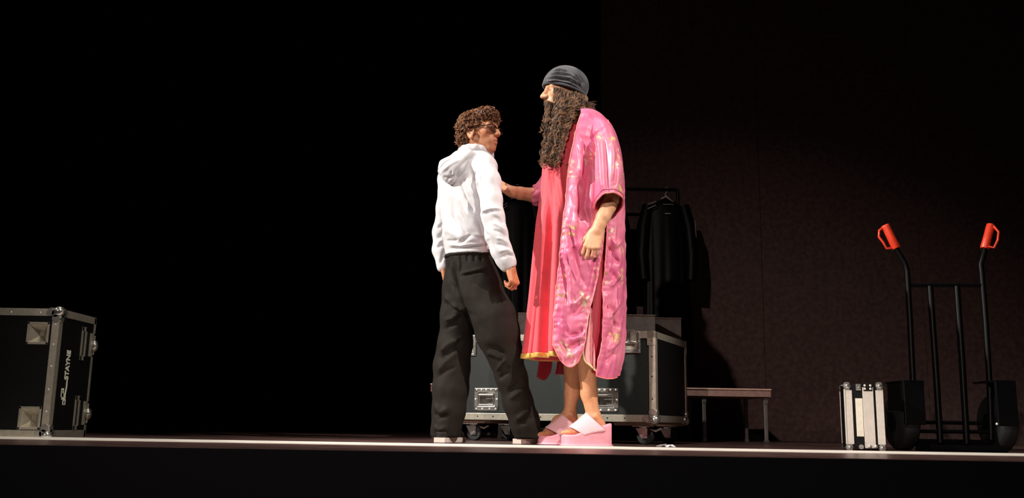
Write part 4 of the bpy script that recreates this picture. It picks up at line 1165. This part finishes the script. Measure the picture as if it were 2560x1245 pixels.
# lower legs and feet on the slippers
def leg_foot(knee, mid, ankle, heel, ball, Y0, toe_dir):
    pts = [knee, mid, ankle]
    allp = np.array([at(*p[:3]) for p in (knee, mid, ankle, heel, ball)])
    F = Field(allp.min(0) - np.array([.13,.09,.05]), allp.max(0) + .08, .0032)
    F.chain([P(*p) for p in pts], .02)
    cf = at(knee[0]+6, (knee[1]+mid[1])/2+6, knee[2]+.035); cm = at(mid[0]+4, mid[1], mid[2]+.01)
    F.cone(cf, cm, .034, .022, .03)
    he, ba = at(*heel[:3]), at(*ball[:3]); an = at(*ankle[:3])
    F.cone(an, he, .030, .026, .02); F.cone(an + np.array([0,0,-.01]), (an+ba)/2 + np.array([0,0,.012]), .033, .029, .02); F.cone((an+ba)/2 + np.array([0,0,.012]), ba, .029, .021, .02)
    F.cone(he, ba, .025, .021, .02)
    d = norm((ba - he)*np.array([1,1,0])); s = np.cross((0,0,1.0), d)
    for k in (-1, 1): F.cone(ba + s*.020*k, he*.45 + ba*.55 + s*.012*k, .019, .022, .015)
    # ankle bones
    F.ell(an + s*.030, (.013,.013,.014), .008); F.ell(an - s*.030, (.013,.013,.014), .008)
    td = norm(d*np.array([1,1,0]) + np.array([0,0,toe_dir]))
    for i, (off, L, r) in enumerate(((.030,.058,.0125),(.014,.056,.0095),(.001,.050,.009),(-.012,.043,.0085),(-.025,.034,.0085))):
        b = ba + s*off*1.0 + d*.004
        F.cone(b, b + td*L*.6, r*1.05, r, .006); F.cone(b + td*L*.6, b + td*L*.98 + np.array([0,0,-.002]), r, r*.85, .0015)
    return F.mesh(1)
Vn, Fn = leg_foot((1464,868,4.70,25), (1472,985,4.72,19), (1484,1042,4.73,16.5), (1499,1062,4.735), (1436,1080,4.725), 4.73, -.05)
Vf, Ff = leg_foot((1430,868,4.905,24), (1430,985,4.92,17), (1424,1036,4.92,14.5), (1432,1056,4.93), (1368,1084,4.90), 4.9, -.08)
V, Fc = join([(Vh, Fh), (Vt, Ft), (Va, Fa), (Vb, Fb), (Vn, Fn), (Vf, Ff)])
tint = np.concatenate([th, np.ones((len(Vt)+len(Va)+len(Vb), 3)), np.tile([.97,.86,.78], (len(Vn)+len(Vf), 1))])
mesh_obj('body', V, Fc, M['skin'], person2, True, True, tint)

# dress and gown --------------------------------------------------------
GL = [(285,1432),(300,1402),(330,1374),(360,1360),(400,1350),(440,1346),(480,1343),(560,1334),(660,1326),(760,1319),(850,1311),(900,1306),(950,1302)]
GR = [(285,1484),(300,1508),(330,1530),(360,1540),(400,1548),(500,1554),(600,1555),(700,1557),(800,1556),(860,1554),(910,1546),(950,1534)]
GB = [(285,.085),(300,.125),(330,.165),(380,.185),(500,.185),(700,.20),(850,.215),(950,.215)]
def ring_pt(py, th_, grow=0.0, dr=0.0):
    """arrays py, th_ -> world points on the body tube; th 0 is the front (-x), 90 deg the near side"""
    L = smooth_spline(GL, py); R = smooth_spline(GR, py); b = smooth_spline(GB, py)
    zx = np.array([at(1430, p, GY) for p in np.ravel(py)])
    sx = GY/F_PX
    xl = np.array([at(l, p, GY)[0] for l, p in zip(np.ravel(L), np.ravel(py))]); xr = np.array([at(r, p, GY)[0] for r, p in zip(np.ravel(R), np.ravel(py))])
    cx = (xl+xr)/2; a = (xr-xl)/2 + grow + np.ravel(dr); bb = np.ravel(b) + grow + np.ravel(dr); t = np.ravel(th_)
    return np.stack([cx - a*np.cos(t), GY - bb*np.sin(t), zx[:,2]], 1)
def theta_at(px, py, grow=0.0):
    """angle on the near side whose point is seen at px (perspective of the near side included)"""
    L = smooth_spline(GL, [py])[0]; R = smooth_spline(GR, [py])[0]; b = smooth_spline(GB, [py])[0]
    best, bt = 1e9, 0
    xl, xr = at(L, py, GY)[0], at(R, py, GY)[0]; cx, a = (xl+xr)/2, (xr-xl)/2 + grow
    for t in np.linspace(0.02, math.pi-.02, 160):
        Y = GY - (b+grow)*math.sin(t); x = cx - a*math.cos(t)
        e = abs(x - at(px, py, Y)[0])
        if e < best: best, bt = e, t
    return bt
def sheet(name, V, nu, nv, mats, parent, thick=.003, closed=False, inner=None, offset=1.0, flip=False):
    fc = grid_faces(nu, nv, closed)
    o = mesh_obj(name, V, fc[:, ::-1] if flip else fc, mats, parent, True, True)
    md = o.modifiers.new('thickness', 'SOLIDIFY'); md.thickness = thick; md.offset = offset
    if inner: md.material_offset = 1; md.material_offset_rim = 0
    return o
def folded(V, nrm_from, amp, scale, seed=0.0):
    c = V - nrm_from; c[:,2] = 0; c /= np.linalg.norm(c, axis=1)[:,None] + 1e-9
    return c

# coral dress: full tube with soft vertical folds
nu, nv = 220, 150
py = np.linspace(318, 897, nv); th_ = np.linspace(0, 2*math.pi, nu, endpoint=False)
PY, TH = np.meshgrid(py, th_, indexing='ij')
drop = np.clip((PY-380)/520, 0, 1)
fold = drop*(.020*np.sin(TH*6+.4) + .013*np.sin(TH*11+2.0) + .006*np.sin(TH*19)) + .003*drop
pinch = np.clip(1-(PY-318)/60, 0, 1)*.0
def tuck_in(t):
    k = np.clip((t - .85)/.55, 0, 1); return -.040*k*k*(3-2*k)*np.clip((5.4 - t)/.5, 0, 1)
tuck = tuck_in(TH)
V = ring_pt(PY.ravel(), TH.ravel(), -.020, (fold+tuck).ravel())
dress_folds = [(-.022,9,[(1350,430),(1343,600),(1335,760),(1324,893),(1314,1060)]), (.018,9,[(1362,400),(1358,600),(1350,760),(1343,893),(1335,1060)]), (-.020,7,[(1378,430),(1376,600),(1368,760),(1362,893),(1354,1060)]),
    (.020,8,[(1392,400),(1391,560),(1386,700),(1378,893),(1368,1060)]), (-.012,4,[(1366,400),(1364,450),(1358,520)]), (.012,4,[(1372,405),(1374,460),(1380,530)]), (-.012,4,[(1384,410),(1388,470),(1398,540)]), (.010,4,[(1398,410),(1402,460),(1408,520)])]
V = strokes(V, vnormals(V, grid_faces(nu, nv, True)[:, ::-1]), 4.66, dress_folds)
dress = sheet('dress', V, nu, nv, [M['coral']], person2, .003, True)
# gold ribbon at the hem
py = np.linspace(887, 899, 4); PY, TH = np.meshgrid(py, th_, indexing='ij'); drop = np.clip((PY-380)/520, 0, 1)
fold = drop*(.020*np.sin(TH*6+.4) + .013*np.sin(TH*11+2.0) + .006*np.sin(TH*19)) + .003*drop + .004
hv = ring_pt(PY.ravel(), TH.ravel(), -.020, (fold + tuck_in(TH)).ravel())
hv = strokes(hv, vnormals(hv, grid_faces(nu, 4, True)[:, ::-1]), 4.66, dress_folds)
sheet('hem_ribbon', hv, nu, 4, [M['gold_trim']], dress, .003, True)

# gown
E = [(300,1455),(330,1446),(380,1434),(420,1425),(480,1416),(540,1411),(600,1405),(680,1397),(760,1389),(840,1384),(880,1385),(930,1392)]
S1 = [(300,1520),(540,1517),(600,1511),(660,1504),(720,1493),(780,1477),(820,1469),(860,1465),(930,1460)]
S2 = [(300,1520),(540,1517),(600,1518),(680,1514),(760,1511),(850,1506),(920,1492),(950,1488)]
pys = np.linspace(300, 950, 66)
tE = np.array([theta_at(smooth_spline(E,[p])[0], p, .012) for p in pys]); tS1 = np.array([theta_at(smooth_spline(S1,[p])[0], p, .012) for p in pys]); tS2 = np.array([theta_at(smooth_spline(S2,[p])[0], p, .012) for p in pys])
def crumple(PY, TH, edge0=None, edge1=None, amt=1.0):
    """satin folds: long drapes, diagonal creases, small puckers by the stitched edges"""
    q = np.stack([TH.ravel()*1.6, PY.ravel()*.006, np.full(TH.size, 3.3)], 1)
    low = np.clip((PY.ravel()-330)/250, .25, 1)
    d = .014*low*vnoise(q*np.array([2.2,1.0,1])) 
    q2 = np.stack([TH.ravel()*3.2 + PY.ravel()*.012, PY.ravel()*.016 - TH.ravel()*1.5, np.full(TH.size, 9.1)], 1)
    q4 = np.stack([TH.ravel()*5.5 + PY.ravel()*.004, PY.ravel()*.0065, np.full(TH.size, 6.6)], 1)
    d += .0055*(ridged(q2*1.1)-.5)*low + .009*low*(ridged(q4)-.5)
    q3 = np.stack([TH.ravel()*7 - PY.ravel()*.02, PY.ravel()*.045, np.full(TH.size, 1.7)], 1)
    d += .0028*(ridged(q3)-.5)
    if edge0 is not None:
        for e, ph in ((edge0, 0.0), (edge1, 1.3)):
            if e is None: continue
            dist = np.abs(TH.ravel() - e.ravel())
            d += .0019*np.sin(PY.ravel()*.42 + ph + 3*vnoise(np.stack([PY.ravel()*.03, dist*0, dist*0+ph], 1)))*np.exp(-(dist/.16)**2)*np.clip((PY.ravel()-520)/60, 0, 1)
    return d*amt*.85
gown_folds = [(-.016,7,[(1446,440),(1452,500),(1444,560)]), (.010,6,[(1432,460),(1440,520),(1436,590)]), (-.014,6,[(1420,560),(1432,620),(1446,690),(1462,730)]), (.014,6,[(1412,560),(1424,640),(1446,700),(1464,735)]),
    (.010,5,[(1410,600),(1414,660),(1425,720),(1424,780)]), (-.012,5,[(1404,640),(1412,700),(1416,770)]), (-.014,7,[(1425,790),(1442,782),(1462,750)]), (.010,6,[(1420,765),(1440,760),(1460,735)]),
    (-.012,6,[(1408,815),(1418,842),(1445,838),(1460,815)]), (.012,6,[(1396,800),(1408,835),(1432,850),(1458,838)]), (-.012,6,[(1396,850),(1415,875),(1440,862),(1458,845)]), (.010,6,[(1392,870),(1412,895),(1440,885),(1456,868)]),
    (-.014,7,[(1474,400),(1468,470),(1462,520),(1476,570)]), (-.010,5,[(1455,350),(1462,400),(1460,450)]), (.010,5,[(1448,350),(1452,400),(1448,450)]), (.010,6,[(1480,560),(1470,620),(1480,690)]), (-.012,6,[(1490,640),(1480,700),(1466,760)])]
back_folds = [(-.012,5,[(1522,610),(1535,640),(1552,660)]), (.010,5,[(1524,590),(1540,615),(1554,600)]), (-.014,6,[(1524,672),(1538,690),(1550,720)]), (.012,5,[(1522,720),(1538,705),(1554,680)]),
    (-.013,6,[(1520,760),(1536,790),(1548,830)]), (.011,5,[(1520,800),(1536,775),(1553,745)]), (-.012,6,[(1516,850),(1530,830),(1548,800)]), (.010,5,[(1514,880),(1530,868),(1548,850)]), (-.010,5,[(1510,905),(1526,895),(1544,880)])]
sleeve_folds = [(-.014,6,[(1486,325),(1488,380),(1490,440),(1496,490)]), (.012,6,[(1498,318),(1502,380),(1506,450),(1510,492)]), (-.010,5,[(1510,320),(1514,380),(1516,450),(1518,490)]), (.010,6,[(1528,340),(1532,400),(1530,460)]), (-.010,5,[(1544,380),(1540,430),(1538,480)]), (-.008,4,[(1480,330),(1498,322),(1515,312)])]
def fold_lines(V, nu, nv, closed, items, Y):
    Fq = grid_faces(nu, nv, closed)[:, ::-1]
    return strokes(V, vnormals(V, Fq), Y, [(a*1.35, b*1.1, c) for a, b, c in items])
def hem_front(u): return smooth_spline([(0,872),(.12,900),(.3,918),(.5,924),(.7,917),(.88,896),(1,862)], u)
nu, nv = 130, 240
u = np.linspace(0, 1, nu); v = np.linspace(0, 1, nv)
U, Vv = np.meshgrid(u, v)
PY = 300 + (hem_front(U)-300)*Vv
T0 = np.interp(PY, pys, tE); T1 = np.interp(PY, pys, tS1); TH = T0 + (T1-T0)*U
V = ring_pt(PY.ravel(), TH.ravel(), .012, crumple(PY, TH, T0, T1))
V = fold_lines(V, nu, nv, False, gown_folds, 4.58)
gown = sheet('gown', V, nu, nv, [M['satin'], M['lining']], person2, .004, False, True, -1.0, True)
# piping along the front panel's edges and hem
def edge_tube(name, V, nu, nv, idx, r, m, parent):
    pts = V.reshape(nv, nu, 3)
    line = np.concatenate([pts[::3, 0], pts[-1, ::3], pts[::-3, -1]]) if idx == 'U' else (pts[::3, 0] if idx == 'L' else np.concatenate([pts[::3, 0], pts[-1, ::3]]))
    k = np.r_[True, np.linalg.norm(np.diff(line, axis=0), axis=1) > 1e-4]; line = line[k]
    Vt_, Ft_ = tubes([line], [np.full(len(line), r)], 6)
    return mesh_obj(name, Vt_, Ft_, m, parent, True, True)
edge_tube('edge_piping', V, nu, nv, 'U', .0030, M['pink_trim'], gown)
# back panel, running round to the far side
def hem_back(u): return smooth_spline([(0,944),(.10,949),(.2,946),(.35,935),(.6,930),(1,930)], u)
nu, nv = 190, 240
u = np.linspace(0, 1, nu); v = np.linspace(0, 1, nv); U, Vv = np.meshgrid(u, v)
PY = 300 + (hem_back(U)-300)*Vv
T0 = np.interp(PY, pys, tS2); T1 = np.full_like(T0, math.radians(283)); TH = T0 + (T1-T0)*U
V = ring_pt(PY.ravel(), TH.ravel(), .014, crumple(PY, TH, T0, None))
V = fold_lines(V, nu, nv, False, back_folds, 4.62)
bk = sheet('back_panel', V, nu, nv, [M['satin'], M['lining']], gown, .004, False, True, -1.0, True)
edge_tube('edge_piping', V, nu, nv, 'B', .0030, M['pink_trim'], gown)
# far front tail, showing its inside below the dress hem
nu, nv = 50, 120
u = np.linspace(0, 1, nu); v = np.linspace(0, 1, nv); U, Vv = np.meshgrid(u, v)
PY = 420 + (smooth_spline([(0,925),(.2,942),(.6,946),(1,940)], U)-420)*Vv
TH = math.radians(-70) + math.radians(20)*U*(.5+.5*Vv)
V = ring_pt(PY.ravel(), TH.ravel(), .004, crumple(PY, TH)*.5)
sheet('far_panel', V, nu, nv, [M['satin'], M['lining']], gown, .004, False, True, -1.0, True)
# shoulder yoke closing the gown at the top
nu, nv = 120, 26
u = np.linspace(0, 1, nu); v = np.linspace(0, 1, nv); U, Vv = np.meshgrid(u, v)
TH = theta_at(1452, 302, .012) + (math.radians(330) - theta_at(1452, 302, .012))*U
top = ring_pt(np.full(nu, 301.0), TH[0], .014, np.zeros(nu)); nk = at(1446, 288, 4.78)
V = []
for j in range(nv):
    k = v[j]; s = 1 - .52*k
    ring = nk + (top - nk)*np.array([s, s, 1]) ; ring[:,2] = top[:,2] + (nk[2]+.012 - top[:,2])*(1-(1-k)**2)
    V.append(ring)
V = np.concatenate(V)
sheet('yoke', V, nu, nv, [M['satin'], M['lining']], gown, .004, False, True, -1.0)
# crimson underlap seen through the side slit
nu, nv = 40, 120
u = np.linspace(0, 1, nu); v = np.linspace(0, 1, nv); U, Vv = np.meshgrid(u, v)
PY = 545 + (936 - 545 + 6*U)*Vv
tU = np.array([theta_at(max(smooth_spline(S1,[p])[0] - 6, 1483.0), p, .0) for p in pys])
T0 = np.interp(PY, pys, tU); T1 = np.interp(PY, pys, tS2) + .16; TH = T0 + (T1-T0)*U
V = ring_pt(PY.ravel(), TH.ravel(), -.008, .003*np.sin(TH*22 + PY*.01).ravel())
sheet('underlap', V, nu, nv, [M['lining']], gown, .003, False, None, -1.0, True)
# pale flap with a cream binding showing in the side slit
nu, nv = 14, 40
v = np.linspace(0, 1, nv); u = np.linspace(0, 1, nu); U, Vv = np.meshgrid(u, v)
pyl = smooth_spline([(0,770),(.4,850),(.7,895),(1,914)], Vv); pyr = smooth_spline([(0,770),(.4,850),(.8,905),(1,928)], Vv)
xl = smooth_spline([(0,1474),(.3,1463),(.6,1458),(.85,1466),(1,1476)], Vv); xr = smooth_spline([(0,1480),(.3,1482),(.6,1487),(1,1491)], Vv)
PXs = xl + (xr-xl)*U; PYs = pyl + (pyr-pyl)*U
V = np.array([at(a, b, 4.572 + .008*math.sin(c*9+d*4)) for a, b, c, d in zip(PXs.ravel(), PYs.ravel(), U.ravel(), Vv.ravel())])
fl = sheet('slip_flap', V, nu, nv, [M['pale_pink']], dress, .003)
edge_tube('flap_binding', V, nu, nv, 'B', .0050, M['cream'], dress)

# near sleeve: a wide open tube whose mouth tips towards the audience
nu, nv = 110, 110
def sleeve(keys, name, tilt, puff):
    k = np.array(keys, float); tt = np.linspace(0, 1, len(k)); v = np.linspace(0, 1, nv); a = np.linspace(0, 2*math.pi, nu, endpoint=False)
    V = []
    for t in v:
        px, py_, Y, rx, ry, tl = [smooth_spline(list(zip(tt, k[:,i])), [t])[0] for i in range(6)]
        c = at(px, py_, Y)
        r = 1 + puff*np.clip(t*3, 0, 1)*( .035*np.sin(3*a+t*3) + .045*(ridged(np.stack([a*1.5+t*2, np.full(nu, t*2.2), np.full(nu, 5.0)], 1))-.5) + .03*vnoise(np.stack([np.cos(a)*2.4, np.sin(a)*2.4, np.full(nu, t*5)], 1)) + .012*np.sin(8*a + 6*t))
        V.append(np.stack([c[0] + rx*GY/F_PX*np.cos(a)*r, c[1] + ry*np.sin(a)*r, c[2] - tl*np.sin(a) + 0.012*np.cos(a)*(t-.5)], 1))
    V = fold_lines(np.concatenate(V), nu, nv, True, sleeve_folds, 4.48)
    return sheet(name, V, nu, nv, [M['satin'], M['lining']], gown, .0045, True, True, -1.0, True), V
sl, Vs = sleeve([(1492,296,4.66,10,.03,.0),(1500,312,4.63,24,.065,.0),(1508,345,4.60,31,.09,.005),(1514,390,4.58,35,.10,.01),(1518,440,4.57,37,.105,.02),(1521,485,4.56,36,.105,.03),(1521,513,4.555,35,.105,.040)], 'sleeve', 1, 1)
ring = Vs.reshape(nv, nu, 3)[-1]; ring = np.concatenate([ring, ring[:2]])
a_, b_ = tubes([ring], [np.full(len(ring), .0045)], 6); mesh_obj('cuff_piping', a_, b_, M['pink_trim'], sl, True, True)
ring = Vs.reshape(nv, nu, 3)[-9]; ring = np.concatenate([ring, ring[:2]])
a_, b_ = tubes([ring], [np.full(len(ring), .0035)], 6); mesh_obj('cuff_seam', a_, b_, M['satin'], sl, True, True)
# far sleeve, its mouth round the forearm
k = [(1440,395,4.93,.09,.09),(1400,440,4.95,.085,.085),(1365,475,4.95,.072,.07),(1342,487,4.935,.060,.055),(1329,487,4.925,.042,.045)]
kk = np.array(k); tt = np.linspace(0, 1, len(kk)); V = []; nu2, nv2 = 60, 60
cs = np.array([at(*[smooth_spline(list(zip(tt, kk[:,i])), [t])[0] for i in range(3)]) for t in np.linspace(0, 1, nv2)])
tg = np.gradient(cs, axis=0); tg /= np.linalg.norm(tg, axis=1)[:,None]
for j, t in enumerate(np.linspace(0, 1, nv2)):
    ra = smooth_spline(list(zip(tt, kk[:,3])), [t])[0]; rb = smooth_spline(list(zip(tt, kk[:,4])), [t])[0]
    w = np.cross(tg[j], (0,1.0,0)); w = norm(w); 
    for a in np.linspace(0, 2*math.pi, nu2, endpoint=False):
        rr = 1 + .07*math.sin(4*a+t*9) + .04*math.sin(9*a-t*14)
        V.append(cs[j] + (w*ra*math.cos(a) + np.array([0,1.0,0])*rb*math.sin(a))*rr + np.array([0,0,-.018])*max(0, -math.cos(a))*t)
sheet('far_sleeve', np.array(V), nu2, nv2, [M['satin'], M['lining']], gown, .004, True, True, -1.0, True)

# turban cap --------------------------------------------------------
F = Field(hc2 - .17, hc2 + .19, .0030)
ccap = at(1412, 217, 4.76)
tilt = math.radians(14); HRc = HR2
axf = HR2[:,0]*math.cos(-tilt*0) ; 
F.ell(at(1412, 212, 4.76), (.112,.092,.104), 0, None)
F.ell(at(1424, 216, 4.76), (.103,.094,.094), .02, None)
F.ell(at(1388, 214, 4.75), (.064,.080,.066), .02, None)
bl, br = at(1358, 212, 4.76), at(1464, 243, 4.76)
nb = norm(np.array([-(br-bl)[2], 0, (br-bl)[0]])); nb = nb if nb[2] > 0 else -nb
mid = (bl+br)/2
F.plane_cut(mid, -nb)
V, Fc = F.mesh(1); N = vnormals(V, Fc)
wr_ = [(-.007,2.6,[(1364,199),(1390,202),(1420,208),(1450,222)]), (.006,2.4,[(1363,204),(1392,207),(1425,214),(1454,228)]), (-.009,3,[(1362,209),(1392,213),(1425,220),(1458,234)]), (.006,2.2,[(1366,194),(1395,196),(1425,202),(1448,214)]),
       (-.006,2.4,[(1370,189),(1396,190),(1425,197)]), (.006,2.2,[(1372,184),(1400,185),(1424,192),(1446,206)]), (-.006,2.4,[(1378,180),(1400,180),(1420,187)]), (.005,2.2,[(1382,176),(1402,175),(1418,182)]),
       (-.007,2.8,[(1436,190),(1446,200),(1458,216)]), (.006,2.4,[(1430,192),(1442,204),(1454,220)]), (-.006,2.6,[(1446,188),(1455,200),(1461,212)])]
V = strokes(V, N, 4.70, [(a*1.5, b, c) for a, b, c in wr_])
cap = mesh_obj('turban_cap', V, Fc, M['turban'], person2, True, True)
# rolled brim
pts = []
for a in np.linspace(0, 2*math.pi, 61):
    q = mid + (br-bl)/2*.985*math.cos(a)*1.0; pts.append(np.array([q[0], 4.758 - .088*math.sin(a), q[2]]))
a_, b_ = tubes([np.array(pts)], [np.full(61, .0085)], 10); mesh_obj('brim_roll', a_, b_, M['turban'], cap, True, True)

# hair and beard --------------------------------------------------------
F = Field(at(1330, 440, 4.7) - np.array([0,.10,0]), at(1500, 225, 4.7) + np.array([0,.26,0]), .0045)
F.chain([P(1432,238,4.77,31), P(1430,262,4.765,29), P(1414,300,4.73,24), P(1400,340,4.68,19), P(1390,375,4.66,14)], .03)
F.chain([P(1398,262,4.74,18), P(1390,292,4.73,19), P(1385,330,4.70,18), P(1378,365,4.68,13)], .03)
F.chain([P(1380,262,4.76,10), P(1382,285,4.76,15), P(1380,320,4.74,16), P(1374,360,4.72,12)], .02)
V, Fc = F.mesh(1); N = vnormals(V, Fc); V = V + N*(.006*vnoise(V*60))[:,None]
hair2 = mesh_obj('hair', V, Fc, M['hair_under'], person2, True, True)
rng = np.random.default_rng(11)
paths, rads = [], []
def lock(p0, p1, p2, p3, amp0, amp1, wl, r, m=38, strands=4):
    t = np.linspace(0, 1, m)[:,None]
    c = (1-t)**3*p0 + 3*(1-t)**2*t*p1 + 3*(1-t)*t*t*p2 + t**3*p3
    tg = np.gradient(c, axis=0); tg /= np.linalg.norm(tg, axis=1)[:,None] + 1e-9
    s = np.cumsum(np.r_[0, np.linalg.norm(np.diff(c, axis=0), axis=1)])
    a = np.cross(tg, np.array([0,1.0,0])); a /= np.linalg.norm(a, axis=1)[:,None] + 1e-9; b = np.cross(tg, a)
    ph = rng.uniform(0, 6.28)
    for k in range(strands):
        w = s/wl*6.28 + ph + rng.normal(0, .22); f = rng.uniform(.85, 1.15); off = rng.normal(0, 1, 2)*r*.75
        amp = (amp0 + (amp1-amp0)*t[:,0]**1.5)*f
        cc = c + a*(np.cos(w)*amp + off[0])[:,None] + b*(np.sin(w)*amp*.8 + off[1])[:,None]
        paths.append(cc); rads.append(r*.52*(1 - .55*t[:,0])*np.minimum(1, .35 + 5*t[:,0]))
for i in range(240):     # side hair falling from under the cap over the chest
    s = rng.random(); side = rng.random()
    yn = 4.76 - (.100 - .02*abs(s-.5))*math.cos((side-.15)*1.5)
    x0 = 1385 + 80*s; y0 = 219 + 22*s + rng.normal(0, 2)
    endy = rng.uniform(300, 425) if s < .62 else rng.uniform(285, 345)
    k = (endy-250)/175.0
    x3 = 1396 - 28*k + 38*s*(1-.5*k) + rng.normal(0, 8)
    y_end = 4.70 - .10*k + rng.normal(0, .018)
    p0, p3 = at(x0, y0, yn), at(x3, endy, min(y_end, yn+.02))
    p1 = at(x0 + 6 + 8*s + rng.normal(0, 3), y0 + (endy-y0)*.3, yn - .012); p2 = at(x3 + 10 + rng.normal(0, 6), y0 + (endy-y0)*.68, yn*.4 + y_end*.6 - .012)
    lock(p0, p1, p2, p3, rng.uniform(.003,.006), rng.uniform(.006, .011), rng.uniform(.045, .075), rng.uniform(.0022, .0048))
for i in range(60):      # strands thrown back over the collar
    s = rng.random(); yn = 4.76 - .09*rng.uniform(-.2, 1)
    p0 = at(1440 + 24*s, 240 + 5*s, yn); p3 = at(1470 + rng.uniform(-8, 22), rng.uniform(252, 300), yn + rng.normal(0, .02))
    lock(p0, at(1456+10*s, 250, yn-.01), at(1474, 262, yn), p3, .001, rng.uniform(.003, .008), rng.uniform(.03, .045), rng.uniform(.0012, .0024))
for cxp, cyp, rr_ in ((1457,320,13), (1446,334,10), (1368,384,11), (1362,404,8)):      # loose single curls
    ang = np.linspace(-1.6, 5.2, 40); yv = 4.60 if cxp > 1400 else 4.63
    for k in range(2):
        paths.append(np.array([at(cxp + rr_*math.cos(q_)*(1+.04*k), cyp - rr_*1.15*math.sin(q_), yv - .012*math.sin(q_*.5)) for q_ in ang])); rads.append(np.full(40, .0017))
Vc, Fcu = tubes(paths, rads, 4)
o = mesh_obj('hair_locks', Vc, Fcu, M['hair_dark'], hair2, True, True); o['kind'] = 'stuff'
paths, rads = [], []
for i in range(200):     # beard from the cheeks and chin
    s = rng.random(); yn = 4.76 - .075*rng.uniform(-.6, 1)
    x0 = 1368 + 36*s + rng.normal(0, 2); y0 = 264 + 10*rng.random() - 24*s + rng.normal(0, 3)
    endy = rng.uniform(300, 420); k = (endy-260)/160.0
    x3 = 1371 - 8*k + 28*s + rng.normal(0, 8); y_end = 4.71 - .06*k + rng.normal(0, .025)
    p0, p3 = at(x0, y0, yn), at(x3, endy, y_end)
    lock(p0, at(x0-3+rng.normal(0,3), y0+(endy-y0)*.3, yn-.01), at(x3+rng.normal(0,7), y0+(endy-y0)*.7, y_end-.01), p3, rng.uniform(.002,.005), rng.uniform(.005, .011), rng.uniform(.035, .06), rng.uniform(.0020, .0040))
for i in range(110):      # moustache
    s = rng.random(); yn = 4.76 - .06*rng.uniform(-.7, 1)
    p0 = at(1363 + 12*s, 250 + 3*s, yn); p3 = at(1374 + rng.uniform(-12, 12), rng.uniform(272, 296), yn-.01)
    lock(p0, at(1360+10*s, 259, yn-.012), at(1363+8*s, 270, yn-.012), p3, .0008, .003, .03, .0022, 20)
for i in range(150):     # tight ringlets of the lower beard
    y0 = rng.uniform(290, 398); k = (y0-290)/120.0
    xa = 1370 - 12*k; xb = 1446 - 34*k
    u_ = rng.random(); x0 = xa + (xb-xa)*u_
    front = 4.655 - .05*k + .05*abs(u_-.55)
    yn = front + rng.uniform(0, .03); ln = rng.uniform(14, 34)
    p0 = at(x0, y0, yn); p3 = at(x0 - 3 + rng.normal(0, 6), min(y0 + ln, 424), yn - .004)
    lock(p0, p0*.7 + p3*.3 + np.array([0,-.006,0]), p0*.3 + p3*.7 + np.array([0,-.006,0]), p3, .004, rng.uniform(.009, .017), rng.uniform(.026, .044), rng.uniform(.0020, .0036), 34)
Vc, Fcu = tubes(paths, rads, 4)
o = mesh_obj('beard', Vc, Fcu, M['hair_dark'], person2, True, True); o['kind'] = 'stuff'

# platform slippers --------------------------------------------------------
def slipper(toe, heel, Y, ang_deg, h_toe, h_heel, ub):
    """profile drawn in a vertical plane through the foot's long axis"""
    tq, hq = at(toe[0], toe[1], Y), at(heel[0], heel[1], Y)
    d = np.array([-math.cos(math.radians(ang_deg)), -math.sin(math.radians(ang_deg)), 0]); s = np.cross((0,0,1.0), d)
    L = (hq[0]-tq[0])/abs(d[0]); base = np.array([hq[0], Y, 0.0025])
    prof = [(-.0,.033),(.02,.041),(.07,.042),(.13,.043),(.19,.048),(.225,.044),(.245,.033),(.257,.012)]
    prof = [(a*L/.257, b) for a, b in prof]
    ou = prof + [(a, -b) for a, b in prof[::-1]]
    def top(a):
        t = a/L; return smooth_spline([(0,h_heel),(.1,h_heel*.92),(.4,h_heel*.62+h_toe*.3),(.7,h_toe*1.04),(1,h_toe)], [t])[0]
    levels = 6; V = []; n = len(ou)
    for j in range(levels):
        k = j/(levels-1)
        for a, b in ou:
            fl_ = 1 - .05*math.sin(k*math.pi)
            p = base + d*a + s*b*fl_; V.append((p[0], p[1], .0025 + top(a)*k))
    Fs = [tuple(range(n))] + [(j*n+i, j*n+(i+1) % n, (j+1)*n+(i+1) % n, (j+1)*n+i) for j in range(levels-1) for i in range(n)]
    # top face as strips between the two sides
    o_ = (levels-1)*n; m = len(prof)
    for i in range(m-1): Fs.append((o_+i, o_+i+1, o_+n-2-i, o_+n-1-i))
    so = mesh_obj('slipper', np.array(V), Fs, M['foam'], person2, True, True)
    bv = so.modifiers.new('soft_edges', 'BEVEL'); bv.width = .009; bv.segments = 3; bv.limit_method = 'ANGLE'
    # upper band arching over the instep, slanting back towards the sole
    nu, nv = 44, 26; V = []
    for j in range(nv):
        t = j/(nv-1)
        a_t = L*(.52 + .33*t); a_b = L*(.14 + .42*t)
        z_t = ub[0] + (ub[1]-ub[0])*t**.85; z_b = top(a_b)*.72
        for i in range(nu):
            g = math.pi*i/(nu-1); c_, s_ = math.cos(g), math.sin(g)
            k = s_**.8; wd = .051 - .006*t
            p = base + d*(a_b + (a_t-a_b)*k) + s*wd*math.copysign(abs(c_)**.75, c_)
            V.append((p[0], p[1], .0025 + z_b + (z_t-z_b)*k))
    up = mesh_obj('strap', np.array(V), grid_faces(nu, nv)[:, ::-1], M['terry'], so, True, True)
    md = up.modifiers.new('padding', 'SOLIDIFY'); md.thickness = .009; md.offset = 1
slipper((1403,1121), (1527,1121), 4.72, 6, .052, .112, (.158,.092))
slipper((1344,1117), (1466,1117), 4.90, 8, .044, .104, (.150,.086))
